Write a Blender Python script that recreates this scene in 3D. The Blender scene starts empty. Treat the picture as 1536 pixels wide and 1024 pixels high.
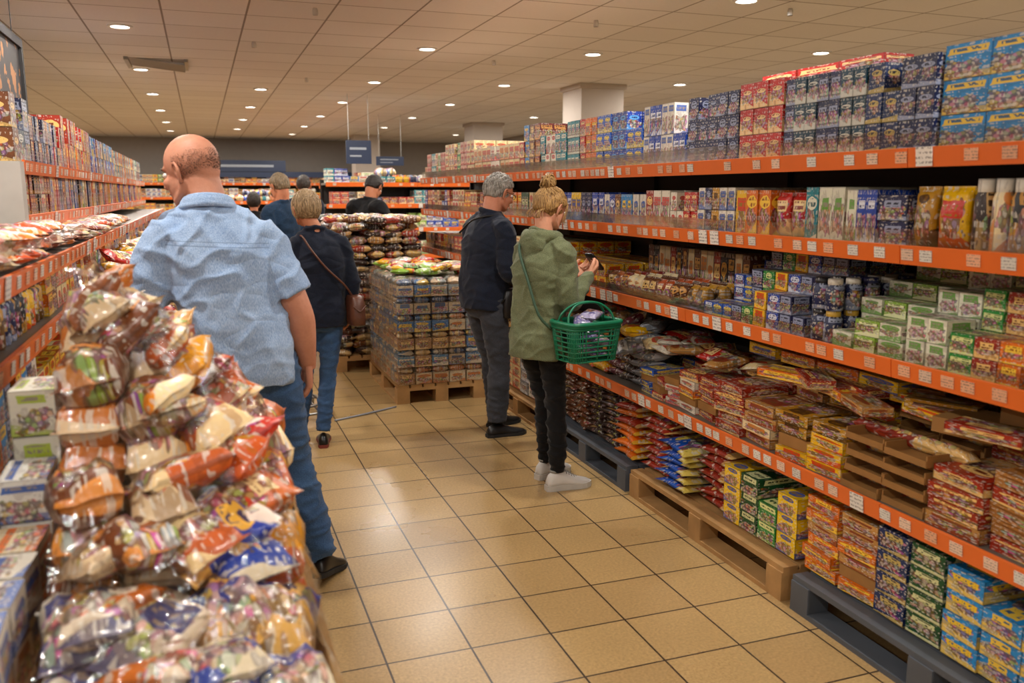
import bpy, math, random
from mathutils import Vector, Matrix, noise
import numpy as np
random.seed(7)
U=random.uniform
scn=bpy.context.scene
COL=scn.collection
scn.view_settings.view_transform='Standard'
scn.view_settings.look='None'

# ------------------------------------------------------------------ helpers
def lin(h):
    r=[int(h[i:i+2],16)/255 for i in (0,2,4)]
    return tuple(c/12.92 if c<=.04045 else ((c+.055)/1.055)**2.4 for c in r)
def P(a,b): return (lin(a),lin(b))

class NT:
    def __init__(s,name):
        s.m=bpy.data.materials.new(name); s.m.use_nodes=True
        s.t=s.m.node_tree; s.n=s.t.nodes; s.l=s.t.links
        s.b=s.n['Principled BSDF']; s.o=s.n['Material Output']
    def new(s,t,**k):
        n=s.n.new(t)
        for a,v in k.items(): setattr(n,a,v)
        return n
    def set(s,sock,v):
        if isinstance(v,bpy.types.NodeSocket): s.l.new(v,sock)
        else: sock.default_value=v
    def math(s,op,a,b=None,c=None):
        n=s.new('ShaderNodeMath',operation=op); s.set(n.inputs[0],a)
        if b is not None: s.set(n.inputs[1],b)
        if c is not None: s.set(n.inputs[2],c)
        return n.outputs[0]
    def mix(s,f,a,b,bt='MIX'):
        n=s.new('ShaderNodeMix',data_type='RGBA',blend_type=bt)
        s.set(n.inputs[0],f)
        for k,v in ((6,a),(7,b)):
            if isinstance(v,tuple) and len(v)==3: v=v+(1,)
            s.set(n.inputs[k],v)
        return n.outputs[2]
    def comb(s,x,y,z):
        n=s.new('ShaderNodeCombineXYZ')
        for i,v in enumerate((x,y,z)): s.set(n.inputs[i],v)
        return n.outputs[0]
    def noise(s,vec,scale,detail=2,rough=.5):
        n=s.new('ShaderNodeTexNoise'); 
        if vec is not None: s.l.new(vec,n.inputs['Vector'])
        n.inputs['Scale'].default_value=scale; n.inputs['Detail'].default_value=detail
        n.inputs['Roughness'].default_value=rough
        return n.outputs[0]
    def obj(s): return s.new('ShaderNodeTexCoord').outputs['Object']
    def bump(s,h,st,d=.01):
        n=s.new('ShaderNodeBump'); n.inputs['Strength'].default_value=st; n.inputs['Distance'].default_value=d
        s.l.new(h,n.inputs['Height']); s.l.new(n.outputs[0],s.b.inputs['Normal'])

def pbr(name,color,rough=.5,metal=0,var=.12,nscale=8,bump=0,bscale=60,bd=.004,spec=.5):
    t=NT(name); c=lin(color) if isinstance(color,str) else color
    o=t.obj(); n=t.noise(o,nscale,3)
    dark=tuple(x*(1-var*2) for x in c); lite=tuple(min(1,x*(1+var)) for x in c)
    t.l.new(t.mix(n,dark,lite),t.b.inputs['Base Color'])
    t.b.inputs['Roughness'].default_value=rough; t.b.inputs['Metallic'].default_value=metal
    t.b.inputs['Specular IOR Level'].default_value=spec
    if bump: t.bump(t.noise(o,bscale,3),bump,bd)
    return t.m

def package_mat(name,rough,bump=0,bscale=25,coat=0.0):
    t=NT(name)
    A=t.new('ShaderNodeAttribute',attribute_name='ca'); B=t.new('ShaderNodeAttribute',attribute_name='cb')
    uvn=t.new('ShaderNodeUVMap',uv_map='UVMap'); sp=t.new('ShaderNodeSeparateXYZ'); t.l.new(uvn.outputs[0],sp.inputs[0])
    u,v=sp.outputs[0],sp.outputs[1]; seed=A.outputs['Alpha']
    M=t.math
    fr=lambda k:M('FRACT',M('MULTIPLY',seed,k))
    sz=M('MULTIPLY',seed,57.0)
    nl=t.noise(t.comb(M('MULTIPLY',u,2.2),M('MULTIPLY',v,2.2),sz),1.6,2)
    nn=M('SUBTRACT',nl,.5)
    sq=M('GREATER_THAN',fr(23.7),.45)
    def ell(cx,cy,rx,ry,k):
        dx=M('ABSOLUTE',M('DIVIDE',M('SUBTRACT',u,cx),rx)); dy=M('ABSOLUTE',M('DIVIDE',M('SUBTRACT',v,cy),ry))
        d=M('SQRT',M('ADD',M('MULTIPLY',dx,dx),M('MULTIPLY',dy,dy)))
        d2=M('MAXIMUM',dx,dy)
        d=M('ADD',d,M('MULTIPLY',M('SUBTRACT',d2,d),sq))
        return M('ADD',d,M('MULTIPLY',nn,k))
    slant=M('ADD',v,M('MULTIPLY',M('SUBTRACT',u,.5),M('SUBTRACT',fr(5.7),.5)))
    fld=M('MULTIPLY',M('LESS_THAN',slant,M('MULTIPLY',fr(3.3),.42)),.85)
    c=t.mix(fld,A.outputs['Color'],B.outputs['Color'])
    c=t.mix(M('MULTIPLY',M('GREATER_THAN',nl,.58),.4),c,t.mix(1.0,A.outputs['Color'],(.5,.45,.45),'MULTIPLY'))
    pic=M('LESS_THAN',ell(.5,M('ADD',.25,M('MULTIPLY',fr(9.1),.3)),.42,.27,1.9),.9)
    vor=t.new('ShaderNodeTexVoronoi'); t.l.new(t.comb(M('MULTIPLY',u,5),M('MULTIPLY',v,5),sz),vor.inputs['Vector']); vor.inputs['Scale'].default_value=1.6
    warm=t.mix(.6,vor.outputs['Color'],lin('a85c22')); warm=t.mix(M('MULTIPLY',M('GREATER_THAN',vor.outputs['Distance'],.5),.7),warm,lin('3a1c0e'))
    c=t.mix(M('MULTIPLY',pic,.85),c,warm)
    dl=ell(.5,M('ADD',.62,M('MULTIPLY',fr(31.3),.2)),M('ADD',.26,M('MULTIPLY',fr(17.9),.2)),M('ADD',.07,M('MULTIPLY',fr(41.1),.12)),.5); lg=M('LESS_THAN',dl,.95)
    c=t.mix(M('MULTIPLY',lg,.92),c,B.outputs['Color'])
    tx=t.noise(t.comb(M('MULTIPLY',u,13),M('MULTIPLY',v,8),sz),1.0,1)
    row=M('GREATER_THAN',M('FRACT',M('MULTIPLY',v,7.0)),.4)
    tm=M('MULTIPLY',M('GREATER_THAN',tx,.48),row)
    dk=t.mix(1.0,A.outputs['Color'],(.4,.35,.35),'MULTIPLY')
    c=t.mix(M('MULTIPLY',M('MULTIPLY',tm,M('LESS_THAN',dl,.75)),.95),c,dk)
    tm_out=M('MULTIPLY',M('MULTIPLY',M('GREATER_THAN',tx,.57),row),M('GREATER_THAN',dl,1.2))
    c=t.mix(M('MULTIPLY',tm_out,.65),c,(.7,.66,.58))
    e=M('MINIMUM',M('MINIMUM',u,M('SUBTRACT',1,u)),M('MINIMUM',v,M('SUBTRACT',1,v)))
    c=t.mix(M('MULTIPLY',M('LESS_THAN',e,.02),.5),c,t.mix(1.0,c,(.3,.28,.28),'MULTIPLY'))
    t.l.new(c,t.b.inputs['Base Color'])
    t.b.inputs['Roughness'].default_value=rough
    t.b.inputs['Coat Weight'].default_value=coat; t.b.inputs['Coat Roughness'].default_value=.12
    if bump: t.bump(t.noise(t.obj(),bscale,3),bump,.012)
    return t.m

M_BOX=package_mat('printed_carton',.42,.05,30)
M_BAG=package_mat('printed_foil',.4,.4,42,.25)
M_KRAFT=pbr('kraft_cardboard','a1733c',.75,var=.15,nscale=14)
M_WOOD=pbr('pallet_wood','b48a55',.75,var=.25,nscale=9,bump=.3,bscale=50)
M_GREYPL=pbr('grey_plastic','545961',.55)
M_ORANGE=pbr('orange_price_rail','e8702c',.32,var=.06)
M_SHELF=pbr('shelf_metal','6e665e',.45,var=.08)
M_PANEL=pbr('shelf_back_panel','2e2a27',.6)
M_POST=pbr('shelf_post_white','b9b4ac',.5)
def film_mat(name,f0,dens,bump=.8,bs=22,ro=.09,mx_=.7):
    t=NT(name); tr=t.new('ShaderNodeBsdfTransparent'); tr.inputs[0].default_value=(.97,.96,.94,1)
    g=t.new('ShaderNodeBsdfGlossy'); g.inputs['Roughness'].default_value=ro; g.inputs[0].default_value=(1,.99,.97,1)
    lw=t.new('ShaderNodeLayerWeight'); lw.inputs[0].default_value=f0
    n=t.noise(t.obj(),bs,4,.6)
    b=t.new('ShaderNodeBump'); b.inputs['Strength'].default_value=bump; b.inputs['Distance'].default_value=.02
    t.l.new(n,b.inputs['Height']); t.l.new(b.outputs[0],g.inputs['Normal']); t.l.new(b.outputs[0],lw.inputs['Normal'])
    f=t.math('MINIMUM',t.math('ADD',t.math('MULTIPLY',lw.outputs['Fresnel'],1.0),dens),mx_)
    mx=t.new('ShaderNodeMixShader'); t.l.new(f,mx.inputs[0]); t.l.new(tr.outputs[0],mx.inputs[1]); t.l.new(g.outputs[0],mx.inputs[2])
    t.l.new(mx.outputs[0],t.o.inputs[0]); return t.m
M_FILM=film_mat('clear_wrinkled_film',.14,.045,.65,16)
M_SHRINK=film_mat('shrink_film',.18,.06,.8,14,.14)
M_CLEAR=film_mat('clear_acrylic_lip',.15,.04,.05,5)
def tag_mat():
    t=NT('price_tag_paper'); uvn=t.new('ShaderNodeUVMap',uv_map='UVMap'); sp=t.new('ShaderNodeSeparateXYZ'); t.l.new(uvn.outputs[0],sp.inputs[0])
    A=t.new('ShaderNodeAttribute',attribute_name='ca')
    r=t.math('GREATER_THAN',t.math('FRACT',t.math('MULTIPLY',sp.outputs[1],4.0)),.55)
    n=t.noise(t.comb(t.math('MULTIPLY',sp.outputs[0],10),t.math('MULTIPLY',sp.outputs[1],6),t.math('MULTIPLY',A.outputs['Alpha'],50)),1,1)
    m=t.math('MULTIPLY',r,t.math('GREATER_THAN',n,.5))
    t.l.new(t.mix(t.math('MULTIPLY',m,.65),A.outputs['Color'],(.12,.1,.1)),t.b.inputs['Base Color']); t.b.inputs['Roughness'].default_value=.35
    return t.m
M_TAG=tag_mat()

def link(o,parent=None):
    COL.objects.link(o)
    if parent: o.parent=parent
    return o
def empty(name,M=None):
    e=bpy.data.objects.new(name,None); e.empty_display_size=.1; COL.objects.link(e)
    if M is not None: e.matrix_world=M
    return e

class Batch:
    def __init__(s): s.v=[];s.f=[];s.ca=[];s.cb=[];s.uv=[];s.mi=[];s.sm=[]
    def face(s,ix,uvs,ca,cb,mi,sm=False):
        s.f.append(ix); s.mi.append(mi); s.sm.append(sm)
        for q in uvs: s.uv.extend(q); s.ca.extend(ca); s.cb.extend(cb)
    def box(s,cx,cy,z0,sx,sy,sz,rz=0,pal=None,mi=0,seed=None,tilt=0):
        pal=pal or ((.5,.5,.5),(.5,.5,.5)); k=U(.88,1.08); seed=random.random() if seed is None else seed
        ca=tuple(min(1,c*k) for c in pal[0])+(seed,); cb=tuple(pal[1])+(1,)
        c,sn=math.cos(rz),math.sin(rz); b=len(s.v); hx,hy=sx/2,sy/2
        ct,st=math.cos(tilt),math.sin(tilt)
        for z in (0,sz):
            for x,y in ((-hx,-hy),(hx,-hy),(hx,hy),(-hx,hy)):
                x2=x*ct+z*st; z2=-x*st+z*ct
                s.v.append((cx+x2*c-y*sn,cy+x2*sn+y*c,z0+z2))
        Q=((0,0),(1,0),(1,1),(0,1))
        for a,d in ((0,1),(1,2),(2,3),(3,0)):
            s.face((b+a,b+d,b+d+4,b+a+4),Q,ca,cb,mi)
        s.face((b+4,b+5,b+6,b+7),((0,1),(0,0),(1,0),(1,1)),ca,cb,mi)
        s.face((b+3,b+2,b+1,b),Q,ca,cb,mi)
    def pillow(s,c,W,L,T,R3,pal,mi=1,seed=None,crumple=.12,ex=2.6):
        seed=random.random() if seed is None else seed; k=U(.85,1.1)
        ca=tuple(min(1,q*k) for q in pal[0])+(seed,); cb=tuple(pal[1])+(1,)
        A=[-1,-.85,-.5,0,.5,.85,1]; Bv=[-1,-.9,-.72,-.35,0,.35,.72,.9,1]
        off=Vector((seed*91,seed*37,seed*11))+Vector(c)*3
        idx=[{},{}]
        for side in (0,1):
            sg=1 if side==0 else -1
            for i,a in enumerate(A):
                for j,bb in enumerate(Bv):
                    edge=(i in (0,len(A)-1)) or (j in (0,1,len(Bv)-2,len(Bv)-1))
                    if side==1 and edge: idx[1][i,j]=idx[0][i,j]; continue
                    t=0 if edge else T/2*((1-abs(a)**ex)**.55)*((1-abs(bb/.95)**ex)**.5)
                    w=W/2*(1-.10*(1-abs(bb))**.6) 
                    nz=noise.noise(Vector((a*1.7,bb*1.7,sg*.7))+off)
                    p=Vector((a*w,bb*L/2,sg*t*(1+nz*crumple*3)+nz*T*crumple*.5))
                    p.x+=noise.noise(off+Vector((bb*2,a,3)))*W*.05
                    p=R3@p
                    idx[side][i,j]=len(s.v); s.v.append((c[0]+p.x,c[1]+p.y,c[2]+p.z))
        for side in (0,1):
            for i in range(len(A)-1):
                for j in range(len(Bv)-1):
                    q=[(i,j),(i+1,j),(i+1,j+1),(i,j+1)]
                    if side==1: q=q[::-1]
                    ids=tuple(idx[side][k2] for k2 in q)
                    if side==1 and j in (0,len(Bv)-2): continue
                    s.face(ids,[((A[a]+1)/2,(Bv[b2]+1)/2) for a,b2 in q],ca,cb,mi,True)
    def jar(s,cx,cy,z0,r,h,pal,mi=0,lid=None):
        n=12; seed=random.random(); ca=tuple(pal[0])+(seed,); cb=tuple(pal[1])+(1,)
        lid=(lid or (.02,.02,.03)); cl=tuple(lid)+(seed,)
        prof=[(r*.92,0),(r,.01),(r,h*.74),(r*.78,h*.82),(r*.8,h*.83),(r*.8,h)]
        b=len(s.v)
        for pr,pz in prof:
            for i in range(n):
                a=2*math.pi*i/n; s.v.append((cx+pr*math.cos(a),cy+pr*math.sin(a),z0+pz))
        for k in range(len(prof)-1):
            top=k>=3
            for i in range(n):
                j=(i+1)%n; u0=(i/n*2)%1; u1=u0+2/n
                s.face((b+k*n+i,b+k*n+j,b+(k+1)*n+j,b+(k+1)*n+i),((u0,prof[k][1]/h),(u1,prof[k][1]/h),(u1,prof[k+1][1]/h),(u0,prof[k+1][1]/h)),cl if top else ca,cl[:3]+(1,) if top else cb,mi,True)
        kk=(len(prof)-1)*n
        s.face(tuple(b+kk+i for i in range(n)),[(.02,.02)]*n,cl,cl[:3]+(1,),mi)
    def obj(s,name,mats,M=None,parent=None):
        if not s.f: return None
        me=bpy.data.meshes.new(name); me.from_pydata(s.v,[],s.f)
        uv=me.uv_layers.new(name='UVMap'); uv.data.foreach_set('uv',s.uv)
        a=me.color_attributes.new('ca','FLOAT_COLOR','CORNER'); a.data.foreach_set('color',s.ca)
        a=me.color_attributes.new('cb','FLOAT_COLOR','CORNER'); a.data.foreach_set('color',s.cb)
        me.polygons.foreach_set('material_index',s.mi); me.polygons.foreach_set('use_smooth',s.sm)
        for m in mats: me.materials.append(m)
        o=bpy.data.objects.new(name,me); link(o,parent)
        if M is not None:
            if parent: o.matrix_local=M
            else: o.matrix_world=M
        me.update(); return o
PM=[M_BOX,M_BAG,M_KRAFT]

# ---------------------------------------------------------------- room shell
def plane(name,vs,mat):
    me=bpy.data.meshes.new(name); me.from_pydata(vs,[],[(0,1,2,3)]); me.materials.append(mat)
    return link(bpy.data.objects.new(name,me))
X0,X1,Y0,Y1,H=-5.0,7.5,-3.0,24.0,3.0
def tile_mat(name,size,c1,c2,mortar,ms,rough,speck,ox=0,oy=0,bump=.3,amp=.5,large=.5):
    t=NT(name); mp=t.new('ShaderNodeMapping'); t.l.new(t.obj(),mp.inputs[0]); mp.inputs['Location'].default_value=(ox,oy,0)
    br=t.new('ShaderNodeTexBrick'); br.offset=0; br.squash=1
    t.l.new(mp.outputs[0],br.inputs['Vector'])
    br.inputs['Scale'].default_value=1; br.inputs['Brick Width'].default_value=size; br.inputs['Row Height'].default_value=size
    br.inputs['Mortar Size'].default_value=ms; br.inputs['Mortar Smooth'].default_value=.1; br.inputs['Bias'].default_value=0
    br.inputs['Color1'].default_value=lin(c1)+(1,); br.inputs['Color2'].default_value=lin(c2)+(1,); br.inputs['Mortar'].default_value=lin(mortar)+(1,)
    n=t.noise(t.obj(),speck,3,.7); n2=t.noise(t.obj(),1.6,4)
    k=t.math('ADD',1-amp*.75,t.math('MULTIPLY',n,amp)); k=t.math('MULTIPLY',k,t.math('ADD',1-large/2,t.math('MULTIPLY',n2,large)))
    c=t.mix(1.0,br.outputs['Color'],t.comb(k,k,k),'MULTIPLY')
    t.l.new(c,t.b.inputs['Base Color'])
    t.l.new(t.math('ADD',rough,t.math('MULTIPLY',n2,.2)),t.b.inputs['Roughness'])
    t.bump(t.math('SUBTRACT',1,br.outputs['Fac']),bump,.003)
    return t.m
M_FLOOR=tile_mat('floor_tiles',.31,'bd9c68','b29160','3e3024',.004,.2,90,.1,.05,.3,.9,.3)
M_CEIL=tile_mat('ceiling_tiles',.62,'dcdad9','d5d2d0','8c847e',.008,.85,40,.2,.1,.6,.15,.1)
M_WALL=pbr('wall_paint','9c948c',.8,var=.05)
plane('floor',[(X0,Y0,0),(X1,Y0,0),(X1,Y1,0),(X0,Y1,0)],M_FLOOR)
plane('ceiling',[(X0,Y0,H),(X0,Y1,H),(X1,Y1,H),(X1,Y0,H)],M_CEIL)
plane('wall_left',[(X0,Y0,0),(X0,Y1,0),(X0,Y1,H),(X0,Y0,H)],M_WALL)
plane('wall_right',[(X1,Y0,0),(X1,Y0,H),(X1,Y1,H),(X1,Y1,0)],M_WALL)
plane('wall_back',[(X0,Y1,0),(X1,Y1,0),(X1,Y1,H),(X0,Y1,H)],M_WALL)
plane('wall_front',[(X0,Y0,0),(X0,Y0,H),(X1,Y0,H),(X1,Y0,0)],M_WALL)

def simple_box(B,a,b,mi=0):
    B.box((a[0]+b[0])/2,(a[1]+b[1])/2,a[2],b[0]-a[0],b[1]-a[1],b[2]-a[2],mi=mi)
M_COLUMN=pbr('column_paint','b8ada2',.7,var=.04)
for (x,y,w) in ((4.95,10.6,.6),(5.5,17,.62),(3.9,21.5,.6)):
    B=Batch(); simple_box(B,(x-w/2,y-w/2,0),(x+w/2,y+w/2,H-.06)); simple_box(B,(x-w/2-.03,y-w/2-.03,H-.06),(x+w/2+.03,y+w/2+.03,H-.001)); simple_box(B,(x-w/2-.02,y-w/2-.02,0),(x+w/2+.02,y+w/2+.02,.12))
    B.obj('support_column',[M_COLUMN])

# ---------------------------------------------------------------- lights
M_TRIM=pbr('downlight_trim','d8d4cc',.4)
t=NT('downlight_lens'); t.b.inputs['Emission Color'].default_value=(1,.93,.84,1); t.b.inputs['Emission Strength'].default_value=12; M_LENS=t.m
def ring_mesh(name,r0,r1,z,h,mats):
    n=28; v=[];f=[];mi=[]
    for (r,zz) in ((r1,0),(r1,-h),(r0,-h),(r0,-h*.2)):
        for i in range(n):
            a=2*math.pi*i/n; v.append((r*math.cos(a),r*math.sin(a),zz))
    for k in range(3):
        for i in range(n):
            j=(i+1)%n; f.append((k*n+i,k*n+j,(k+1)*n+j,(k+1)*n+i)); mi.append(0)
    f.append(tuple(3*n+i for i in range(n))); mi.append(1)
    me=bpy.data.meshes.new(name); me.from_pydata(v,[],f)
    for m in mats: me.materials.append(m)
    me.polygons.foreach_set('material_index',mi); return me
DL=ring_mesh('downlight_mesh',.075,.1,0,.012,[M_TRIM,M_LENS])
ld=bpy.data.lights.new('downlight_lamp','AREA'); ld.shape='DISK'; ld.size=.16; ld.energy=34; ld.color=(1,.95,.88)
rows=[-1.9,.8,3.4,5.8,8.4,11.1,13.7,16.3,18.9,21.5]
for i,y in enumerate(rows):
    for j,x in enumerate((-3.2,-.55,2.15,3.8,5.9,.85)):
        if j==5 and y<12: continue
        yy=y+(.0 if j%2==0 else -.25)-(1.1 if j in (4,5) else 0)
        if yy<Y0+.3: continue
        e=empty('recessed_downlight',Matrix.Translation((x,yy,H-.001)))
        o=bpy.data.objects.new('fitting',DL); link(o,e)
        l=bpy.data.objects.new('lamp',ld); link(l,e); l.location=(0,0,-.02)
M_METAL=pbr('brushed_metal','9a9a98',.35,1)
for (x,y) in ((.55,8.6),(3.0,8.9),(.9,6.9),(3.1,6.6),(4.3,5.7),(1.3,11)):
    B=Batch(); B.jar(x,y,H-.05,.022,.05,P('b8b2a8','b8b2a8'),lid=lin('a08040')); B.obj('smoke_detector',[M_TRIM])
B=Batch()
for k in range(7): B.box(-.35,10.0+k*.09,H-.03,.55,.05,.02,tilt=.1)
for a,b in (((-.66,9.92,H-.03),(-.62,10.62,H)),((-.08,9.92,H-.03),(-.04,10.62,H))): simple_box(B,a,b)
B.obj('ceiling_vent',[M_METAL])
w=bpy.data.worlds.new('world'); scn.world=w; w.use_nodes=True
w.node_tree.nodes['Background'].inputs[0].default_value=(1,.9,.8,1); w.node_tree.nodes['Background'].inputs[1].default_value=.2

# ---------------------------------------------------------------- shelving
def rot_pillow_stand(lean=0,tw=0):
    R=Matrix(((0,0,-1),(-1,0,0),(0,1,0)))
    return Matrix.Rotation(tw,3,'Z')@Matrix.Rotation(lean,3,'Y')@R
def rot_flat(rz=0,tx=0,ty=0):
    return Matrix.Rotation(tx,3,'X')@Matrix.Rotation(ty,3,'Y')@Matrix.Rotation(rz,3,'Z')
def stock(B,y0,y1,z0,h,kind,w,hh,d,pals,x0=.03,depth=.5,grp=2,drop=.2,jit=.04,ramp=0,mixin=.1):
    n=max(1,round((y1-y0)/(w*1.0))); ww=(y1-y0)/n; w=ww*.985; nd=max(1,int(depth/(d*1.0))); dd=depth/nd; d=min(d*1.05,dd*.98)
    for i in range(n):
        yc=y0+(i+.5)*ww; p=pals[(i//grp)%len(pals)]; sd=((int(round(y0*100))*7+((i//grp)%len(pals))*31+int(z0*100)*13)%97)/97
        if random.random()<mixin and n>2: p=random.choice(VARIED); sd=random.random()
        nh0=max(1,int(h/hh+.05))
        for k in range(nd):
            xc=x0+dd*.5+k*dd
            nh=nh0+k*ramp
            if k==0 and random.random()<drop: nh=max(1,nh0-1)
            if kind=='box':
                for j in range(nh): B.box(xc+U(-.004,.004),yc+U(-.002,.002),z0+j*hh,d*.97,w*.985,hh*.985,U(-jit,jit)*.6,p,0,sd)
            elif kind=='flat':
                r=U(-jit,jit)
                for j in range(nh):
                    B.box(xc+U(-.012,.012),yc+U(-.01,.01),z0+j*hh,d*.95,w*.96,hh*.96,r+U(-jit,jit),p if random.random()<.75 else random.choice(pals),2 if random.random()<.14 else 0,sd if random.random()<.7 else None)
            elif kind=='tray':
                for j in range(nh):
                    zz=z0+j*hh; jx,jy=U(-.01,.01),U(-.008,.008)
                    B.box(xc+jx,yc+jy,zz,d*.97,w*.97,.006,0,P('a9793f','a9793f'),2)
                    B.box(xc-d*.47+jx,yc+jy,zz,.006,w*.95,hh*.38,0,P('a9793f','a9793f'),2)
                    B.box(xc+jx,yc-w*.47+jy,zz,d*.94,.006,hh*.65,0,P('a9793f','a9793f'),2)
                    B.box(xc+jx,yc+w*.47+jy,zz,d*.94,.006,hh*.65,0,P('a9793f','a9793f'),2)
                    m=3
                    for q in range(m):
                        B.pillow((xc+U(-.01,.01),yc+(q-(m-1)/2)*w*.3,zz+hh*.55),w*.31,d*.97,hh*.95,rot_flat(0,0,0),p,1,sd)
            elif kind=='stand':
                if k>3: continue
                for j in range(nh): B.pillow((xc,yc,z0+hh*(j+.5)*.97),w*1.04,hh*1.0,d*.95,rot_pillow_stand(U(-.1,.12),U(-.15,.15)),p,1,sd)
            elif kind=='lie':
                for j in range(nh):
                    B.pillow((xc+U(-.01,.01),yc+U(-.01,.01),z0+(j+.5)*hh),w*1.08,d*1.08,hh*1.2,rot_flat(U(-.15,.15),U(-.08,.08),U(-.08,.08)),p if random.random()<.8 else random.choice(pals),1,sd)
            elif kind=='jar':
                for j in range(nh): B.jar(xc,yc,z0+j*hh,min(w,d)*.49,hh*.99,p,0,lid=lin(random.choice(['1a1a20','c9a13a','2a2f6a','d8d0c0'])))

def shelf_unit(name,M,y0,y1,levels,ztop,depth=.58,bay=1.25,tagp=.12,lips=()):
    e=empty(name,M)
    S=Batch()
    simple_box(S,(depth-.02,y0,0.02),(depth,y1,ztop),mi=1)
    n=max(1,round((y1-y0)/bay))
    for i in range(n+1):
        y=y0+(y1-y0)*i/n
        simple_box(S,(depth-.05,y-.012,0),(depth-.02,y+.012,ztop),mi=1)
    for (z,xo) in levels:
        simple_box(S,(xo+.012,y0,z-.03),(depth-.03,y1,z),mi=0)
        for i in range(n):
            ya=y0+(y1-y0)*i/n; yb=y0+(y1-y0)*(i+1)/n
            S.box(xo+.006,(ya+yb)/2,z-.052,.012,(yb-ya)-.004,.062,mi=3,tilt=-.12)
    S.obj('frame_and_boards',[M_SHELF,M_PANEL,M_POST,M_ORANGE],parent=e)
    T=Batch()
    for (z,xo) in levels:
        y=y0+.04
        while y<y1-.05:
            if random.random()<.85:
                big=random.random()<.12; c=random.choice([lin('e8e2d8'),lin('eab08c'),lin('e8c8b0')])
                ww=.065 if big else .048; hh=.06 if big else .036
                if big: c=lin('ece6de')
                T.box(xo-.004,y,z-.038-(.012 if big else 0),.003,ww,hh,0,(c,c),0,tilt=-.12)
            y+=tagp*U(.6,1.3)
    T.obj('price_tags',[M_TAG],parent=e)
    if lips:
        L=Batch()
        for (z,xo,h) in lips:
            simple_box(L,(xo+.014,y0,z),(xo+.017,y1,z+h))
            yy=y0+.3
            while yy<y1:
                simple_box(L,(xo+.014,yy,z),(xo+.028,yy+.003,z+h)); yy+=.31
        L.obj('acrylic_lips',[M_CLEAR],parent=e)
    return e

PAL=dict(
 ltblue=P('2389cc','f2c81e'),navy=P('141f4c','9aa4c0'),navy2=P('0f2a5c','c8b060'),teal=P('0a3c50','d8d8cc'),red=P('c01c12','f0d090'),
 blue=P('1644ac','e8ecf4'),blue2=P('0f389c','5aa0e0'),bblue=P('1458c4','f2d840'),orange=P('e2700c','f8d040'),teal2=P('0e8896','e8e6d0'),
 dred=P('7c1212','e0a050'),cream=P('e6cf98','c4301c'),cream2=P('ecd8a8','d07818'),pink=P('dca890','b02418'),white=P('e4ded0','1f54a8'),
 white2=P('e8e0cc','c8281c'),yellow=P('f0bc0a','cf2414'),yellow2=P('f2c814','184aa8'),gold=P('c08c1c','3a2010'),honey=P('b4590c','2a1808'),
 dark=P('201a18','c79030'),brown=P('5c3014','d8a050'),brown2=P('74401a','f0c878'),green=P('248a34','e8e8a0'),ltgreen=P('8cb83c','f0f0c0'),
 dgreen=P('104c28','d8d8a0'),wine=P('5c1020','e0b880'),grey=P('7c828a','d8dce0'),kraft=P('ac7436','7c4a1c'),tan=P('c08c48','8c2c14'),
 purple=P('4a2a7c','f0d8e8'),choc=P('301a10','c8a468'),redbr=P('a02c14','f0c878'),wafer=P('b8501c','f0d8a0'),wgreen=P('e4e4cc','5c9a30'))
def pl(*k): return [PAL[x] for x in k]
VARIED=pl('yellow','wgreen','white','cream2','orange','green','white2','gold','dred','ltblue','brown2')

MR=Matrix.Translation((2.15,0,0))
RY0,RY1=.9,8.75
shelf_unit('supermarket_shelf',MR,RY0,RY1,[(.56,0),(1.07,0),(1.45,0),(1.76,0)],1.8,tagp=.105,
    lips=((1.76,0,.07),(1.45,0,.06),(1.07,0,.05)))
def seg(B,z0,segs):
    for s in segs:
        y0,y1,kind,w,hh,h,d,ps=s[:8]; kw=s[8] if len(s)>8 else {}
        stock(B,y0+.004,y1-.004,z0,h,kind,w,hh,d,pl(*ps.split()),**kw)
Z=dict(mixin=0)
B=Batch()
seg(B,1.761,[(.95,2.15,'box',.17,.105,.32,.2,'ltblue',dict(jit=.02,drop=0,mixin=0)),(2.15,2.45,'box',.075,.1,.3,.08,'navy navy2',Z),
 (2.45,2.9,'box',.062,.1,.3,.08,'teal navy',dict(drop=.1,mixin=0)),(2.9,3.2,'box',.085,.105,.32,.1,'red',dict(drop=0,mixin=0)),(3.2,3.62,'box',.08,.1,.3,.09,'navy navy',Z),
 (3.62,4.05,'box',.062,.15,.3,.08,'blue white',Z),(4.05,4.62,'box',.09,.1,.3,.09,'bblue blue2',Z),(4.62,4.85,'box',.07,.1,.3,.09,'orange red'),
 (4.85,5.05,'box',.07,.1,.3,.09,'teal2'),(5.05,5.5,'box',.09,.12,.24,.09,'teal2 white2'),(5.5,5.9,'box',.09,.11,.33,.1,'dred red'),
 (5.9,7.0,'box',.11,.11,.3,.1,'cream cream2 white2'),(7.0,7.9,'box',.1,.1,.3,.1,'cream pink red cream2'),(7.9,8.7,'box',.09,.12,.27,.1,'pink cream teal2')])
for yy in (2.75,3.0,3.25): B.box(.33,yy,2.08,.14,.24,.06,U(-.05,.05),PAL['red'],0)
B.obj('boxed_groceries_top_row',PM,MR)
B=Batch()
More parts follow.
